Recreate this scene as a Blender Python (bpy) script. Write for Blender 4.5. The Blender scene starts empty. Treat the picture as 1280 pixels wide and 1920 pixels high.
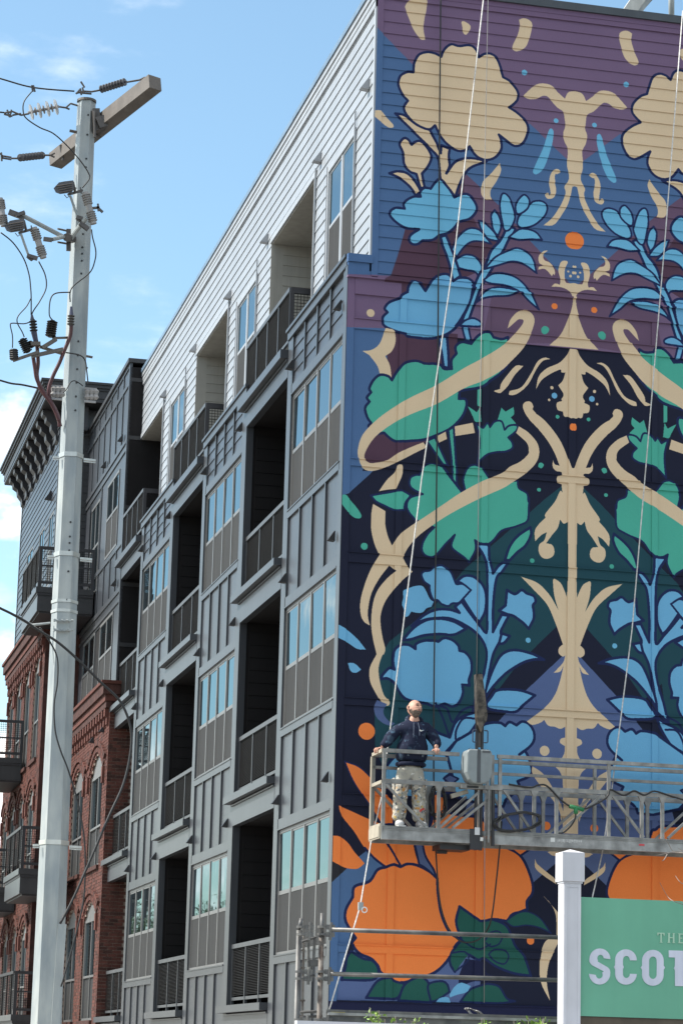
import bpy, bmesh, math, random
import numpy as np
from mathutils import Vector, Matrix
random.seed(7)
SC = bpy.context.scene
COL = SC.collection
# ------------------------------------------------------------------ camera
FPX, YAW, PIT, ROL = 4718.08, .22568152, .21661195, .02666364
_cy,_sy,_cp,_sp = math.cos(YAW),math.sin(YAW),math.cos(PIT),math.sin(PIT)
FW = Vector((_sy*_cp,_cy*_cp,_sp)); _r = Vector((_cy,-_sy,0)); _u = _r.cross(FW)
RT = math.cos(ROL)*_r+math.sin(ROL)*_u; UP = -math.sin(ROL)*_r+math.cos(ROL)*_u
CAM = Vector((-7.791,-33.927,1.6))
cd = bpy.data.cameras.new('camera'); cam = bpy.data.objects.new('camera', cd); COL.objects.link(cam)
cd.sensor_fit='VERTICAL'; cd.sensor_height=36; cd.lens=FPX/1920*36; cd.clip_start=.5; cd.clip_end=3000
m = Matrix((RT,UP,-FW)).transposed().to_4x4(); m.translation = CAM; cam.matrix_world = m
SC.camera = cam
# ------------------------------------------------------------------ light
SUN_EL, SUN_AZ = math.radians(44), math.radians(-80)      # azimuth clockwise from +Y
SC.view_settings.view_transform='Standard'; SC.view_settings.look='None'
SC.view_settings.gamma=1; SC.view_settings.use_curve_mapping=False
SC.view_settings.exposure=0.75
sl = bpy.data.lights.new('sun','SUN'); sl.energy=4.4; sl.angle=math.radians(1.5); sl.color=(1,.95,.87)
so = bpy.data.objects.new('sun', sl); COL.objects.link(so)
sdir = Vector((math.sin(SUN_AZ)*math.cos(SUN_EL), math.cos(SUN_AZ)*math.cos(SUN_EL), math.sin(SUN_EL)))
so.rotation_euler = sdir.to_track_quat('Z','Y').to_euler()
W = bpy.data.worlds.new('World'); SC.world = W; W.use_nodes=True
nt = W.node_tree; N = nt.nodes; L = nt.links; N.clear()
out=N.new('ShaderNodeOutputWorld'); bg=N.new('ShaderNodeBackground'); L.new(bg.outputs[0],out.inputs[0])
sky=N.new('ShaderNodeTexSky'); sky.sky_type='NISHITA'; sky.sun_disc=False
sky.sun_elevation=SUN_EL; sky.sun_rotation=SUN_AZ; sky.altitude=200; sky.air_density=1.0; sky.dust_density=1.2; sky.ozone_density=1.6
bg.inputs[1].default_value=0.145
tc=N.new('ShaderNodeTexCoord')
def cloud(scale, det, lo, hi, loc, stretch=1.8):
    mp=N.new('ShaderNodeMapping'); mp.inputs['Scale'].default_value=(1,1,stretch); mp.inputs['Location'].default_value=loc
    no=N.new('ShaderNodeTexNoise'); no.inputs['Scale'].default_value=scale; no.inputs['Detail'].default_value=det; no.inputs['Roughness'].default_value=.55
    mr=N.new('ShaderNodeMapRange'); mr.interpolation_type='SMOOTHSTEP'; mr.inputs[1].default_value=lo; mr.inputs[2].default_value=hi
    L.new(tc.outputs['Generated'],mp.inputs[0]); L.new(mp.outputs[0],no.inputs[0]); L.new(no.outputs[0],mr.inputs[0]); return mr.outputs[0]
def mth(op,a,b=None,c=None):
    n=N.new('ShaderNodeMath'); n.operation=op
    for i,v in enumerate((a,b,c)):
        if v is None: continue
        if isinstance(v,(int,float)): n.inputs[i].default_value=v
        else: L.new(v,n.inputs[i])
    return n.outputs[0]
sep=N.new('ShaderNodeSeparateXYZ'); L.new(tc.outputs['Generated'],sep.inputs[0])
BL=(6.3,2.4,4.6)
# cumulus bank low round the horizon, thin wisps above
bump=mth('SUBTRACT',cloud(5.5,7,0.,1.,BL,1.6),mth('MULTIPLY',mth('MAXIMUM',mth('SUBTRACT',sep.outputs[2],.10),0.),1.5))
mr=N.new('ShaderNodeMapRange'); mr.interpolation_type='SMOOTHSTEP'; L.new(bump,mr.inputs[0])
mr.inputs[1].default_value=.40; mr.inputs[2].default_value=.50
wisp=mth('MULTIPLY',cloud(13,7,.52,.86,(3.1,1.7,.2),2.6),.55)
big=mth('MULTIPLY',cloud(3.2,7,.30,.58,(.3,5.7,2.2),2.0),.9)  # unseen overhead cloud, thickened and warmed to offset the blue skylight
zz=N.new('ShaderNodeMapRange'); L.new(sep.outputs[2],zz.inputs[0]); zz.inputs[1].default_value=.42; zz.inputs[2].default_value=.62
cov=mth('MAXIMUM',mth('MAXIMUM',mth('MULTIPLY',mr.outputs[0],.93),wisp),mth('MULTIPLY',big,zz.outputs[0]))
shade=cloud(16,5,.3,.75,(0,2,0),1.5)
cc=N.new('ShaderNodeMix'); cc.data_type='RGBA'; L.new(shade,cc.inputs[0]); cc.inputs[6].default_value=(6.6,6.5,6.4,1); cc.inputs[7].default_value=(9.8,9.4,8.8,1)
mx=N.new('ShaderNodeMix'); mx.data_type='RGBA'; L.new(cov,mx.inputs[0])
tint=N.new('ShaderNodeMix'); tint.data_type='RGBA'; tint.blend_type='MULTIPLY'; tint.inputs[0].default_value=1
L.new(sky.outputs[0],tint.inputs[6]); tint.inputs[7].default_value=(1.02,1.13,1.03,1)
L.new(tint.outputs[2],mx.inputs[6]); L.new(cc.outputs[2],mx.inputs[7]); L.new(mx.outputs[2],bg.inputs[0])

# ------------------------------------------------------------------ helpers
def at(px,py,axis='Y',v=0.):
    d = RT*((px-640)/FPX)+UP*((960-py)/FPX)+FW
    i='XYZ'.index(axis); t=(v-CAM[i])/d[i]; return CAM+d*t
def lin(c): return tuple(((x/255+.055)/1.055)**2.4 if x/255>.04045 else x/255/12.92 for x in c)
def tag(o,label=None,cat=None,group=None,kind=None):
    for k,v in (('label',label),('category',cat),('group',group),('kind',kind)):
        if v: o[k]=v
    return o
def link(o,parent=None):
    COL.objects.link(o)
    if parent is not None: o.parent=parent
    return o
def empty(name,loc=(0,0,0),**k):
    o=bpy.data.objects.new(name,None); o.location=loc; o.empty_display_size=.3; COL.objects.link(o); tag(o,**k); return o
def mat(name,col,rough=.6,var=.08,scale=3.,metal=0.,bump=.0,bscale=60.,spec=.5,col2=None,objvar=.04,streaks=.10,fac=(.35,.7),srgb=False,stretch=(1,1,1),extra=None):
    M=bpy.data.materials.new(name); M.use_nodes=True; t=M.node_tree; b=t.nodes['Principled BSDF']
    if srgb: col=lin(col); col2=lin(col2) if col2 else None
    g=t.nodes.new('ShaderNodeNewGeometry'); mp=t.nodes.new('ShaderNodeMapping'); mp.inputs['Scale'].default_value=stretch
    t.links.new(g.outputs['Position'],mp.inputs[0])
    no=t.nodes.new('ShaderNodeTexNoise'); no.inputs['Scale'].default_value=scale; no.inputs['Detail'].default_value=6
    t.links.new(mp.outputs[0],no.inputs[0])
    mr=t.nodes.new('ShaderNodeMapRange'); mr.inputs[1].default_value=fac[0]; mr.inputs[2].default_value=fac[1]; t.links.new(no.outputs[0],mr.inputs[0])
    mi=t.nodes.new('ShaderNodeMix'); mi.data_type='RGBA'; t.links.new(mr.outputs[0],mi.inputs[0])
    a=tuple(max(0,c*(1-var)) for c in col); c2=col2 or tuple(min(1,c*(1+var)) for c in col)
    mi.inputs[6].default_value=(*a,1); mi.inputs[7].default_value=(*c2,1)
    oi=t.nodes.new('ShaderNodeObjectInfo'); rv=t.nodes.new('ShaderNodeMapRange'); rv.inputs[3].default_value=1-objvar; rv.inputs[4].default_value=1+objvar; t.links.new(oi.outputs['Random'],rv.inputs[0])
    ws=t.nodes.new('ShaderNodeMapping'); ws.inputs['Scale'].default_value=(9,9,.5); t.links.new(g.outputs['Position'],ws.inputs[0]); wn=t.nodes.new('ShaderNodeTexNoise'); wn.inputs['Scale'].default_value=1; wn.inputs['Detail'].default_value=4; t.links.new(ws.outputs[0],wn.inputs[0])
    wr=t.nodes.new('ShaderNodeMapRange'); wr.inputs[1].default_value=.35; wr.inputs[2].default_value=.65; wr.inputs[3].default_value=1-streaks; wr.inputs[4].default_value=1+streaks*.4; t.links.new(wn.outputs[0],wr.inputs[0])
    mm=t.nodes.new('ShaderNodeMath'); mm.operation='MULTIPLY'; t.links.new(rv.outputs[0],mm.inputs[0]); t.links.new(wr.outputs[0],mm.inputs[1])
    hv=t.nodes.new('ShaderNodeHueSaturation'); t.links.new(mm.outputs[0],hv.inputs['Value']); t.links.new(mi.outputs[2],hv.inputs['Color']); t.links.new(hv.outputs[0],b.inputs['Base Color'])
    b.inputs['Roughness'].default_value=rough; b.inputs['Metallic'].default_value=metal; b.inputs['Specular IOR Level'].default_value=spec
    if bump:
        n2=t.nodes.new('ShaderNodeTexNoise'); n2.inputs['Scale'].default_value=bscale; n2.inputs['Detail'].default_value=3
        t.links.new(mp.outputs[0],n2.inputs[0])
        bp=t.nodes.new('ShaderNodeBump'); bp.inputs['Strength'].default_value=bump; bp.inputs['Distance'].default_value=.01
        t.links.new(n2.outputs[0],bp.inputs['Height']); t.links.new(bp.outputs[0],b.inputs['Normal'])
    return M
_cube={}
CUBE_V=[(x,y,z) for x in(0,1) for y in(0,1) for z in(0,1)]
CUBE_F=[(0,1,3,2),(4,6,7,5),(0,4,5,1),(2,3,7,6),(0,2,6,4),(1,5,7,3)]
def cube(M):
    if M.name not in _cube:
        me=bpy.data.meshes.new('block'); me.from_pydata(CUBE_V,[],CUBE_F); me.materials.append(M); _cube[M.name]=me
    return _cube[M.name]
def box(name,M,par,x0,x1,y0,y1,z0,z1):
    o=bpy.data.objects.new(name,cube(M)); o.location=(x0,y0,z0); o.scale=(x1-x0,y1-y0,z1-z0)
    if par is not None: o.location=Vector((x0,y0,z0))-par.location
    return link(o,par)
class MB:
    def __init__(s): s.v=[]; s.f=[]; s.mi=[]; s.st=[]
    def add(s,vs,fs,mi=0):
        n=len(s.v); s.st.append((n,len(s.f))); s.v+= [tuple(v) for v in vs]; s.f+=[tuple(i+n for i in f) for f in fs]; s.mi+=[mi]*len(fs); return s
    def box(s,x0,x1,y0,y1,z0,z1,mi=0):
        return s.add([(x0 if not a else x1,y0 if not b else y1,z0 if not c else z1) for a in(0,1) for b in(0,1) for c in(0,1)],CUBE_F,mi)
    def bar(s,a,b,w,h=None,up=(0,0,1),mi=0):     # rectangular bar between two points
        a=Vector(a);b=Vector(b);h=h or w; d=(b-a).normalized(); u=Vector(up)
        if abs(d.dot(u))>.98: u=Vector((0,1,0))
        r=d.cross(u).normalized(); u=r.cross(d)
        vs=[p+r*(w/2*i)+u*(h/2*j) for p in(a,b) for i in(-1,1) for j in(-1,1)]
        return s.add(vs,CUBE_F,mi)
    def tube(s,pts,r,n=8,mi=0,cap=True):
        pts=[Vector(p) for p in pts]; rs=r if isinstance(r,(list,tuple)) else [r]*len(pts); base=len(s.v); s.st.append((base,len(s.f))); prev=None
        for i,p in enumerate(pts):
            d=(pts[min(i+1,len(pts)-1)]-pts[max(i-1,0)]); d=d.normalized() if d.length>1e-9 else Vector((0,0,1))
            if prev is None: u=d.orthogonal().normalized()
            else: u=(prev-d*prev.dot(d)); u=u.normalized() if u.length>1e-6 else d.orthogonal().normalized()
            prev=u; w=d.cross(u)
            for k in range(n):
                a=2*math.pi*k/n; s.v.append(tuple(p+(u*math.cos(a)+w*math.sin(a))*rs[i]))
        for i in range(len(pts)-1):
            for k in range(n):
                a=base+i*n+k; b=base+i*n+(k+1)%n; s.f.append((a,b,b+n,a+n)); s.mi.append(mi)
        if cap:
            s.f.append(tuple(base+k for k in range(n))[::-1]); s.f.append(tuple(base+(len(pts)-1)*n+k for k in range(n))); s.mi+=[mi,mi]
        return s
    def each(s,name,M,par=None,smooth=False):      # one object per piece added
        st=s.st+[(len(s.v),len(s.f))]; o=None
        for (v0,f0),(v1,f1) in zip(st[:-1],st[1:]):
            q=MB(); q.v=s.v[v0:v1]; q.f=[tuple(i-v0 for i in f) for f in s.f[f0:f1]]; q.mi=s.mi[f0:f1]; o=q.build(name,M,par,smooth)
        return o
    def build(s,name,M,par=None,smooth=False,local=True):
        me=bpy.data.meshes.new(name); v=s.v
        if par is not None and local: p=par.location; v=[(a-p[0],b-p[1],c-p[2]) for a,b,c in v]
        me.from_pydata(v,[],s.f)
        for mm in (M if isinstance(M,(list,tuple)) else [M]): me.materials.append(mm)
        me.polygons.foreach_set('material_index',s.mi)
        if smooth: me.polygons.foreach_set('use_smooth',[True]*len(s.f))
        bm=bmesh.new(); bm.from_mesh(me); bmesh.ops.recalc_face_normals(bm,faces=bm.faces); bm.to_mesh(me); bm.free()
        me.update(); return link(bpy.data.objects.new(name,me),par)
def sag(a,b,s,n=14):
    a=Vector(a);b=Vector(b); return [a.lerp(b,i/n)-Vector((0,0,s*4*(i/n)*(1-i/n))) for i in range(n+1)]
def smooth_pts(P,k=6):
    P=[Vector(p) for p in P]; o=[]
    for i in range(len(P)-1):
        a=P[max(i-1,0)];b=P[i];c=P[i+1];d=P[min(i+2,len(P)-1)]
        for j in range(k):
            t=j/k; o.append(.5*((2*b)+(c-a)*t+(2*a-5*b+4*c-d)*t*t+(3*b-a-3*c+d)*t**3))
    return o+[P[-1]]
def copy_tree(o,parent=None,dl=None,root=True):
    c=o.copy(); COL.objects.link(c); c.parent=parent
    if dl is not None and root: c.location=Vector(o.location)+Vector(dl)
    for ch in list(o.children): copy_tree(ch,c,None,False)
    return c
# ------------------------------------------------------------------ the painted design of the end wall
TL={'A':(620,0,4),'B':(620,460,4),'C':(620,920,4),'D':(600,1440,4),'E':(940,0,4),'F':(940,460,4),'G':(940,920,4),'H':(900,1440,4),'I':(960,1300,4),'J':(860,1250,5.4857),'K':(680,1260,4.5714)}
AX=3.43; IX0,IZ0,IW,IH,RES=0.,2.1,2*AX,15.4,190
NX,NZ=int(IW*RES),int(IH*RES)
IMG=np.zeros((NZ,NX,3),np.float32)
def path(s):
    t='A'; P=[];Cn=[]
    for tok in s.split():
        if tok in TL: t=tok; continue
        c=tok.endswith('!'); x,y=tok.rstrip('!').split(','); ox,oy,k=TL[t]
        p=at(ox+float(x)/k,oy+float(y)/k); P.append((p[0],p[2])); Cn.append(c)
    return np.array(P),Cn
def curve(P,Cn,closed=True,k=7):
    n=len(P); o=[]
    for i in range(n if closed else n-1):
        b=P[i]; c=P[(i+1)%n]
        a=P[i-1] if (closed or i>0) else b; d=P[(i+2)%n] if (closed or i+2<n) else c
        mb=np.zeros(2) if False else ((c-b) if Cn[i] else (c-a)*.5)
        mc=(c-b) if Cn[(i+1)%n] else (d-b)*.5
        if Cn[i] and Cn[(i+1)%n]:
            o.append(b); continue
        for j in range(k):
            t=j/k; o.append((2*t**3-3*t*t+1)*b+(t**3-2*t*t+t)*mb+(-2*t**3+3*t*t)*c+(t**3-t*t)*mc)
    if not closed: o.append(P[-1])
    return np.array(o)
def fill(poly,col):
    X=(poly[:,0]-IX0)*RES; Y=(poly[:,1]-IZ0)*RES
    y0=max(0,int(Y.min())); y1=min(NZ,int(Y.max())+2); x0=max(0,int(X.min())-1); x1=min(NX,int(X.max())+2)
    if y1<=y0 or x1<=x0: return
    D=np.zeros((y1-y0,x1-x0+1),np.uint8)
    for i in range(len(X)):
        xa,ya,xb,yb=X[i-1],Y[i-1],X[i],Y[i]
        if ya==yb: continue
        if ya>yb: xa,ya,xb,yb=xb,yb,xa,ya
        r=np.arange(max(y0,math.ceil(ya-.5)),min(y1,math.ceil(yb-.5)))
        if len(r)==0: continue
        xi=xa+(r+.5-ya)*(xb-xa)/(yb-ya)
        ci=np.clip(np.ceil(xi-.5).astype(int)-x0,0,x1-x0)
        np.bitwise_xor.at(D,(r-y0,ci),1)
    Mk=np.bitwise_xor.accumulate(D,axis=1)[:,:-1].astype(bool)
    IMG[y0:y1,x0:x1][Mk]=col
def stroke(poly,w,col,closed=True):
    if closed: poly=np.vstack([poly,poly[:1]])
    r=w*RES/2; R=int(r)+1; gy,gx=np.mgrid[-R:R+1,-R:R+1]
    for i in range(len(poly)-1):
        a=(poly[i]-[IX0,IZ0])*RES; b=(poly[i+1]-[IX0,IZ0])*RES; n=max(1,int(np.hypot(*(b-a))/(r*.5)))
        for j in range(n):
            q=a+(b-a)*j/n; cx,cy=int(q[0]),int(q[1])
            if cx<R or cy<R or cx>=NX-R-1 or cy>=NZ-R-1: continue
            mk=(gx-(q[0]-cx))**2+(gy-(q[1]-cy))**2<=r*r
            IMG[cy-R:cy+R+1,cx-R:cx+R+1][mk]=col
PC={k:tuple(c/255 for c in v) for k,v in dict(P=(110,89,116),Q=(98,76,98),M=(78,54,70),S=(72,101,140),N=(23,27,47),T=(28,66,76),L=(80,96,136),Cr=(208,184,152),
  b=(104,170,202),b2=(104,164,200),g=(72,162,142),o=(228,124,62),d=(31,82,73),O=(24,36,76),bk=(38,38,44),V=(24,28,58)).items()}
SW=.040
def sh(c,s,st=None,w=SW,mirror=False):
    P,Cn=path(s); q=curve(P,Cn)
    fill(q,PC[c])
    if st: stroke(q,w,PC[st])
def ln(s,c='O',w=.032):
    P,Cn=path(s); stroke(curve(P,Cn,False),w,PC[c],False)
def dot(t,x,y,r,c,ry=None):
    ox,oy,k=TL[t]; p=at(ox+x/k,oy+y/k); rr=(r/k)/138.; a=np.linspace(0,2*math.pi,28,endpoint=False)
    fill(np.stack([p[0]+rr*np.cos(a),p[2]+rr*(ry or 1)*np.sin(a)],1),PC[c])
fill(np.array([(-1,1),(8,1),(8,20),(-1,20)]),PC['P'])
# colour fields
fill(np.array([(0,2),(8,2),(8,11.98),(0,11.98)]),PC['N'])
sh('S','A 300,205! 345,205! 620,490! 900,860! 1280,900! E 215,930! 545,1250! 560,1250! F 560,330! F 540,315! E 280,1880! 0,1560! A 1000,1290! 820,1290! 800,1700! 560,1710! 500,1920! B 450,225! 100,215! 60,0!')
sh('M','A 560,1710! 1000,1300! 1290,1570! E 280,1880! 100,1830! F -60,150! F -300,250! B 900,640! 410,620! 400,250! 450,225! A 500,1920!')
sh('Q','A 1000,1290! 1290,1570! E 280,1880! F 540,315! 560,315! 560,735! 0,735! -150,720! -60,300! -130,100! E 0,1830! A 1100,1700! 1000,1500!')
fill(np.array([(0,11.98),(.80,11.98),(.80,12.72),(0,12.72)]),PC['P'])
sh('S','B 60,612! 410,622! 460,900! 440,1200! 330,1400! 240,1690! 320,1690! 135,1860! 60,1885!')
sh('M','B 410,622! 950,665! 950,1000! 850,1440! 700,1480! 450,1640! 240,1660! 240,1500! 440,1300! 440,1000! 420,800!')
sh('T','F 545,1700! 440,1812! 320,1905! G 215,160! C 1000,590! 790,850! 440,1130! 410,1180! 370,1260! 350,1400! 400,1560! 440,1740! K 150,480! 200,860! 560,800! 900,700! 1000,0! C 1250,1500! G 100,1330! 230,1195! 410,1020! 530,910!')
sh('T','C 330,1640! 420,1590! 700,1640! K 740,560! 640,520! 300,740! 150,900! 110,800!')
sh('L','G 525,1170! 455,1240! 180,1500! J 410,560! 300,700! H -200,600! D 700,800! 380,1100! 60,1760! 60,1740! D 1200,1760! D 1200,900! H 350,900! 640,650! 700,600! I 440,1000! I 440,-100!')
sh('N','K -50,500! 60,560! 200,860! 400,1000! 800,1050! 700,1500! D 500,500! 350,630! 300,660! 85,510! 90,0! 100,-100!')
sh('bk','D 60,680! 195,760! 60,880!')
sh('S','D 350,620! 600,740! 300,900! 120,1760! 60,1760! 60,880! 195,760! 290,665!')
sh('N','H 690,600! 640,650! 400,870! 300,1000! 200,1100! 200,1760! 600,1760! 690,1760!')
sh('V','D 60,1752! D 1280,1775! H 700,1790! H 700,1960! D 60,1940!')
fill(np.array([(0,1.5),(7,1.5),(7,2.46),(0,2.46)]),PC['V'])
# pale stalk, bud and leaf
sh('Cr','A 482,852! 555,868 650,940 740,975! 790,1070 822,1150! 828,1090! 890,1115! 882,1170 888,1240 865,1300! 930,1215 1010,1188 1090,1192 1165,1212! 1060,1250 1005,1300 960,1390 930,1480! 880,1410 820,1350! 812,1260 800,1180 740,1110 650,1020 560,930','O')
sh('Cr','A 605,1085! 575,1045 545,1038 515,1080 540,1150 548,1230 590,1285 640,1305! 655,1360 675,1420! 702,1400! 690,1350 682,1302! 725,1250 752,1180 720,1105 670,1060 630,1065','O')
sh('Cr','A 437,1300! 500,1285 570,1300 630,1360 675,1440! 635,1465! 590,1400 520,1340','O')
sh('Cr','A 825,425! 850,370 900,332 960,345 1040,338 1085,370 1108,428! 1150,405 1200,405 1250,450 1290,580! 1340,610 1395,680 1400,740 1370,780 1335,805! 1400,850 1465,920 1475,990 1440,1070 1390,1095 1340,1075 1258,1010! 1275,1060 1275,1120 1230,1180 1160,1200 1090,1170 1038,1098! 1010,1125 950,1130 880,1090 820,1020 780,940! 740,970 680,955 610,910 560,850 548,800 576,755! 530,700 505,630 520,570 570,540 617,540! 625,470 660,410 720,390 780,400','O')
# first blue bloom, stems and spray
sh('b','A 820,1775! 862,1765! 905,1875 945,1990 970,2070! 915,2110! 880,1960 840,1850','O')
sh('b','A 905,1870! 950,1780 1030,1715 1110,1725 1170,1790 1200,1830! 1130,1812 1060,1812 1000,1850 940,1930!','O',.03)
sh('b','B 935,105! 1010,70 1085,90 1130,160 1110,240! 1080,200 1010,185 955,170!','O',.03)
sh('b','B 985,560! 1040,410 1075,300 1110,220 1160,140 1200,40 A 1270,1800 E 40,1700! E 100,1720 E 50,1800 A 1290,1880 1240,1960 B 1180,220 1120,320 1090,400 1030,570!','O')
sh('b','B 1150,180! 1230,90 1330,40 1400,22 1480,60 1520,120 1540,210! 1450,145 1360,122 1250,150','O',.03)
sh('b','B 1140,262! 1210,215 1300,212 1400,250 1490,350 1555,485! 1480,420 1400,340 1300,300 1190,285','O',.03)
sh('b','B 1085,430! 1150,350 1240,315 1340,325 1410,350! 1330,380 1220,385 1140,400','O',.03)
sh('b','A 1225,1575! 1200,1620 1215,1720 1250,1770! 1275,1700 1258,1620','O',.03)
sh('b','A 1105,1655! 1150,1670 1220,1740 1262,1810! 1180,1790 1130,1730','O',.03)
sh('b','E 20,1450 60,1490 95,1600 95,1650 60,1720 20,1725 0,1650 -15,1550 -5,1470','O',.03)
sh('b','E 230,1515 300,1510 340,1550 320,1620 240,1690 150,1710 115,1680 130,1620 180,1570','O',.03)
sh('b','E 165,1460 205,1500 195,1560 135,1605 105,1590 110,1520','O',.03)
sh('b','E 50,1780! 130,1720 200,1720 260,1745 300,1800! 220,1795 130,1800','O',.03)
sh('b','A 925,1480! 880,1410 820,1345 780,1370 748,1415! 700,1410 668,1440 672,1475! 620,1475 570,1500 545,1530 552,1565! 480,1560 440,1600 480,1660 560,1710 660,1720! 600,1760 585,1800 610,1830 650,1830 685,1805! 760,1800 810,1765! 880,1745 930,1700 960,1665 1040,1640 1090,1580 1080,1520 1030,1460 970,1460','O')
sh('b2','B 980,615! 1005,710! 1050,720! 1025,605!','O',.03)
sh('b2','B 965,600! 1010,560 1070,545 1125,575 1120,605 1040,605','O',.03)
sh('b2','B 805,690! 870,680! 880,800 885,920! 845,910! 830,800','O')
sh('b2','B 705,345! 660,285 610,270 580,310 572,352! 530,375 520,395! 440,425 405,470 425,500! 390,540 395,600 470,640 560,665! 570,680 640,690! 720,698 800,690 880,660 950,600 1010,500 1055,380 1075,300 1030,250 960,245 915,268! 880,220 820,220 760,260','O')
ln('B 1060,300 1040,420 980,540 930,610')
# green bloom
sh('Cr','B 410,620! 475,640 487,720 460,790 410,828! 445,900 458,1000! 440,985 370,965! 350,900 290,820! 240,790! 310,780 370,730')
dot('B',300,505,33,'Cr')
sh('g','B 720,1465! 780,1440! 880,1655! 840,1640!','O',.03)
sh('g','B 880,1375! 920,1360! 940,1660! 945,1790! 912,1760! 905,1600!','O',.03)
sh('g','B 458,1010! 430,980 370,970 320,1010 290,1070 302,1100! 272,1140 290,1170! 258,1220 275,1290 302,1330! 285,1360 330,1410 400,1405! 450,1450 500,1470 600,1465 700,1455 800,1420 900,1370 980,1290 1015,1210 1010,1155 960,1150! 965,1090! 1130,1060 1200,1010 1280,950 1335,860 1325,690! 1280,705 1217,692! 1190,655 1140,655 1090,690 1052,737! 980,725 935,760 942,810! 905,860 907,925! 850,925 820,895 762,885! 732,887! 702,885! 640,865 560,880 500,940','O')
sh('Cr','B 930,1355! 1065,1328! 1082,1405! 935,1428!'); sh('Cr','B 795,1430! 862,1395! 872,1450! 812,1478!')
sh('g','B 1028,1205! 1060,1225 1095,1250! 1120,1210! 1130,1320! 1085,1320 1065,1280'); sh('g','B 1100,1080! 1130,1075! 1128,1210! 1100,1200!')
sh('g','B 1250,1310! 1280,1215! 1310,1245! 1370,1210! 1375,1260 1350,1290! 1385,1330 1380,1350 1330,1352 1300,1380!')
sh('g','B 1090,1335! 1140,1370! 1170,1335 1192,1362! 1230,1320 1280,1320 1302,1382! 1340,1350 1395,1350 1390,1390 1330,1440! 1360,1480 1360,1520 1310,1545 1240,1550 1170,1570 1100,1630! 1110,1550 1115,1450','O',.03)
sh('g','B 665,1722! 690,1665 740,1638 800,1648 840,1665! 900,1740 985,1850! 1005,1830! 993,1750 1020,1675 1070,1645 1125,1665 1165,1720 1195,1760! F 0,1760 120,1765! 130,1820 190,1860 200,1920 G 205,60 200,200 180,240! 100,270 0,300 C 1220,370 1180,400! 1120,395 1080,370! 1085,440 1035,540! 1000,500 920,440 905,400 930,330! 860,400 780,490 720,490 685,450 690,390 730,320 775,275! 630,215! 580,150 570,100 600,50 690,25! 620,-10 590,-50 600,-100 640,-120!','O',.03)
ln('B 840,1665 985,1850','O',.04)
sh('g','C 300,35! 420,15 530,0 600,35! 560,90 550,145! 480,145 400,110 340,80','O',.03)
sh('Cr','B 500,1650 535,1650 535,1720 490,1825! 430,1830 362,1842! 420,1760 480,1700')
sh('g','C 75,35! 110,30 140,60 200,130 230,180 220,205 180,200 130,160 75,90!'); dot('C',253,415,28,'g')
sh('b2','C 50,1000! 120,1040 200,1110 265,1190! 200,1185 130,1140 50,1100!'); sh('b2','C 130,1290! 180,1295 230,1340! 190,1365 150,1350')
# ribbons
sh('Cr','B 1325,622! 1350,550 1410,492 1480,490 1525,540 1515,620 1450,760 1340,880 1280,935 1150,1010 1000,1070 800,1185 600,1265 450,1345 330,1440 265,1540 255,1600 290,1632 340,1630 420,1612 500,1560 600,1512 695,1475! 722,1512! 620,1562 500,1625 400,1668 310,1690 250,1675 215,1620 205,1530 240,1420 330,1320 450,1228 600,1138 800,1042 1000,918 1130,848 1280,755 1370,670 1430,600 1445,560 1410,552 1370,585')
sh('Cr','F 130,1355! 200,1400 268,1480 283,1560 255,1635 180,1710 60,1790 0,1825 C 1100,65 900,170 760,260 650,345 585,420 550,480! 540,505! 570,560 615,605! 540,670 470,745 410,830 378,920 375,1000 390,1100 410,1185 400,1225! 385,1240 360,1330 370,1430 400,1530 440,1580 430,1612 390,1600 340,1520 300,1440 290,1370 300,1310 345,1225! 318,1110 305,1000 315,860 350,750 420,660 490,600! 440,560! 370,650 310,760 285,860 280,940 295,1010! 250,980 225,920 225,820 260,690 310,570 365,480! 330,400 305,290 305,180 318,97! 410,150! 410,250 430,340 460,410! 520,325 620,250 720,185 860,90 B 980,1850 1130,1770 1280,1708 F 60,1660 140,1620 195,1570 205,1540 190,1480 110,1405!')
# lower blue blooms
sh('L','C 345,1570! 420,1600! 395,1660 430,1720 480,1745! 450,1762 390,1740 340,1690 325,1620')
sh('b2','C 605,1015! 690,940 780,895 880,890 965,915! 930,870! 980,830! 1030,900 1100,990 1165,1065 1170,900 1165,560 1092,400! 1185,405! 1190,520 1215,620! 1250,570 G 5,540! 45,545! 0,610 C 1240,665 1218,850 1215,1060! 1245,1000 G 0,930! 55,935! 0,1040 C 1275,1060 1270,1120 1220,1220 1190,1350 1150,1580! 1060,1660! 1100,1500 1150,1350 1165,1200 1100,1080 1010,1010 900,960 800,955 700,970','O')
sh('b2','C 945,680! 1000,640 1070,645 1130,700 1160,780 1155,900 1115,985! 1080,950 1020,860 985,800! 1045,745! 990,700','O')
sh('b2','C 820,560 860,580 900,610 932,685! 945,702 990,700 1050,745! 1000,800! 960,840 910,845 880,865 830,850! 800,820 770,820 745,760 740,710! 700,680 680,630 700,605 740,600 770,575','O',.03)
sh('b2','C 585,730 640,712 690,715 720,760 745,810 772,832! 755,870! 720,880 690,910 650,915 605,905! 580,940 550,940 550,890 535,850 545,800 545,750')
sh('b2','C 540,1120! 620,1030 720,970 830,960 930,985 1015,1035! 920,1080 820,1075 700,1085 600,1115','O')
sh('b2','C 805,1132! 850,1105 910,1120 955,1160 965,1200! 1010,1215 1050,1270 1055,1350 1035,1420 1040,1460! 985,1455! 990,1520 960,1590 910,1620 850,1600! 780,1620 720,1600 665,1590 560,1560 500,1490 480,1450 430,1410 378,1412! 390,1380 440,1330 475,1342! 465,1280 475,1200 520,1160 580,1155 635,1187! 640,1150 700,1125 780,1125','O')
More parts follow.
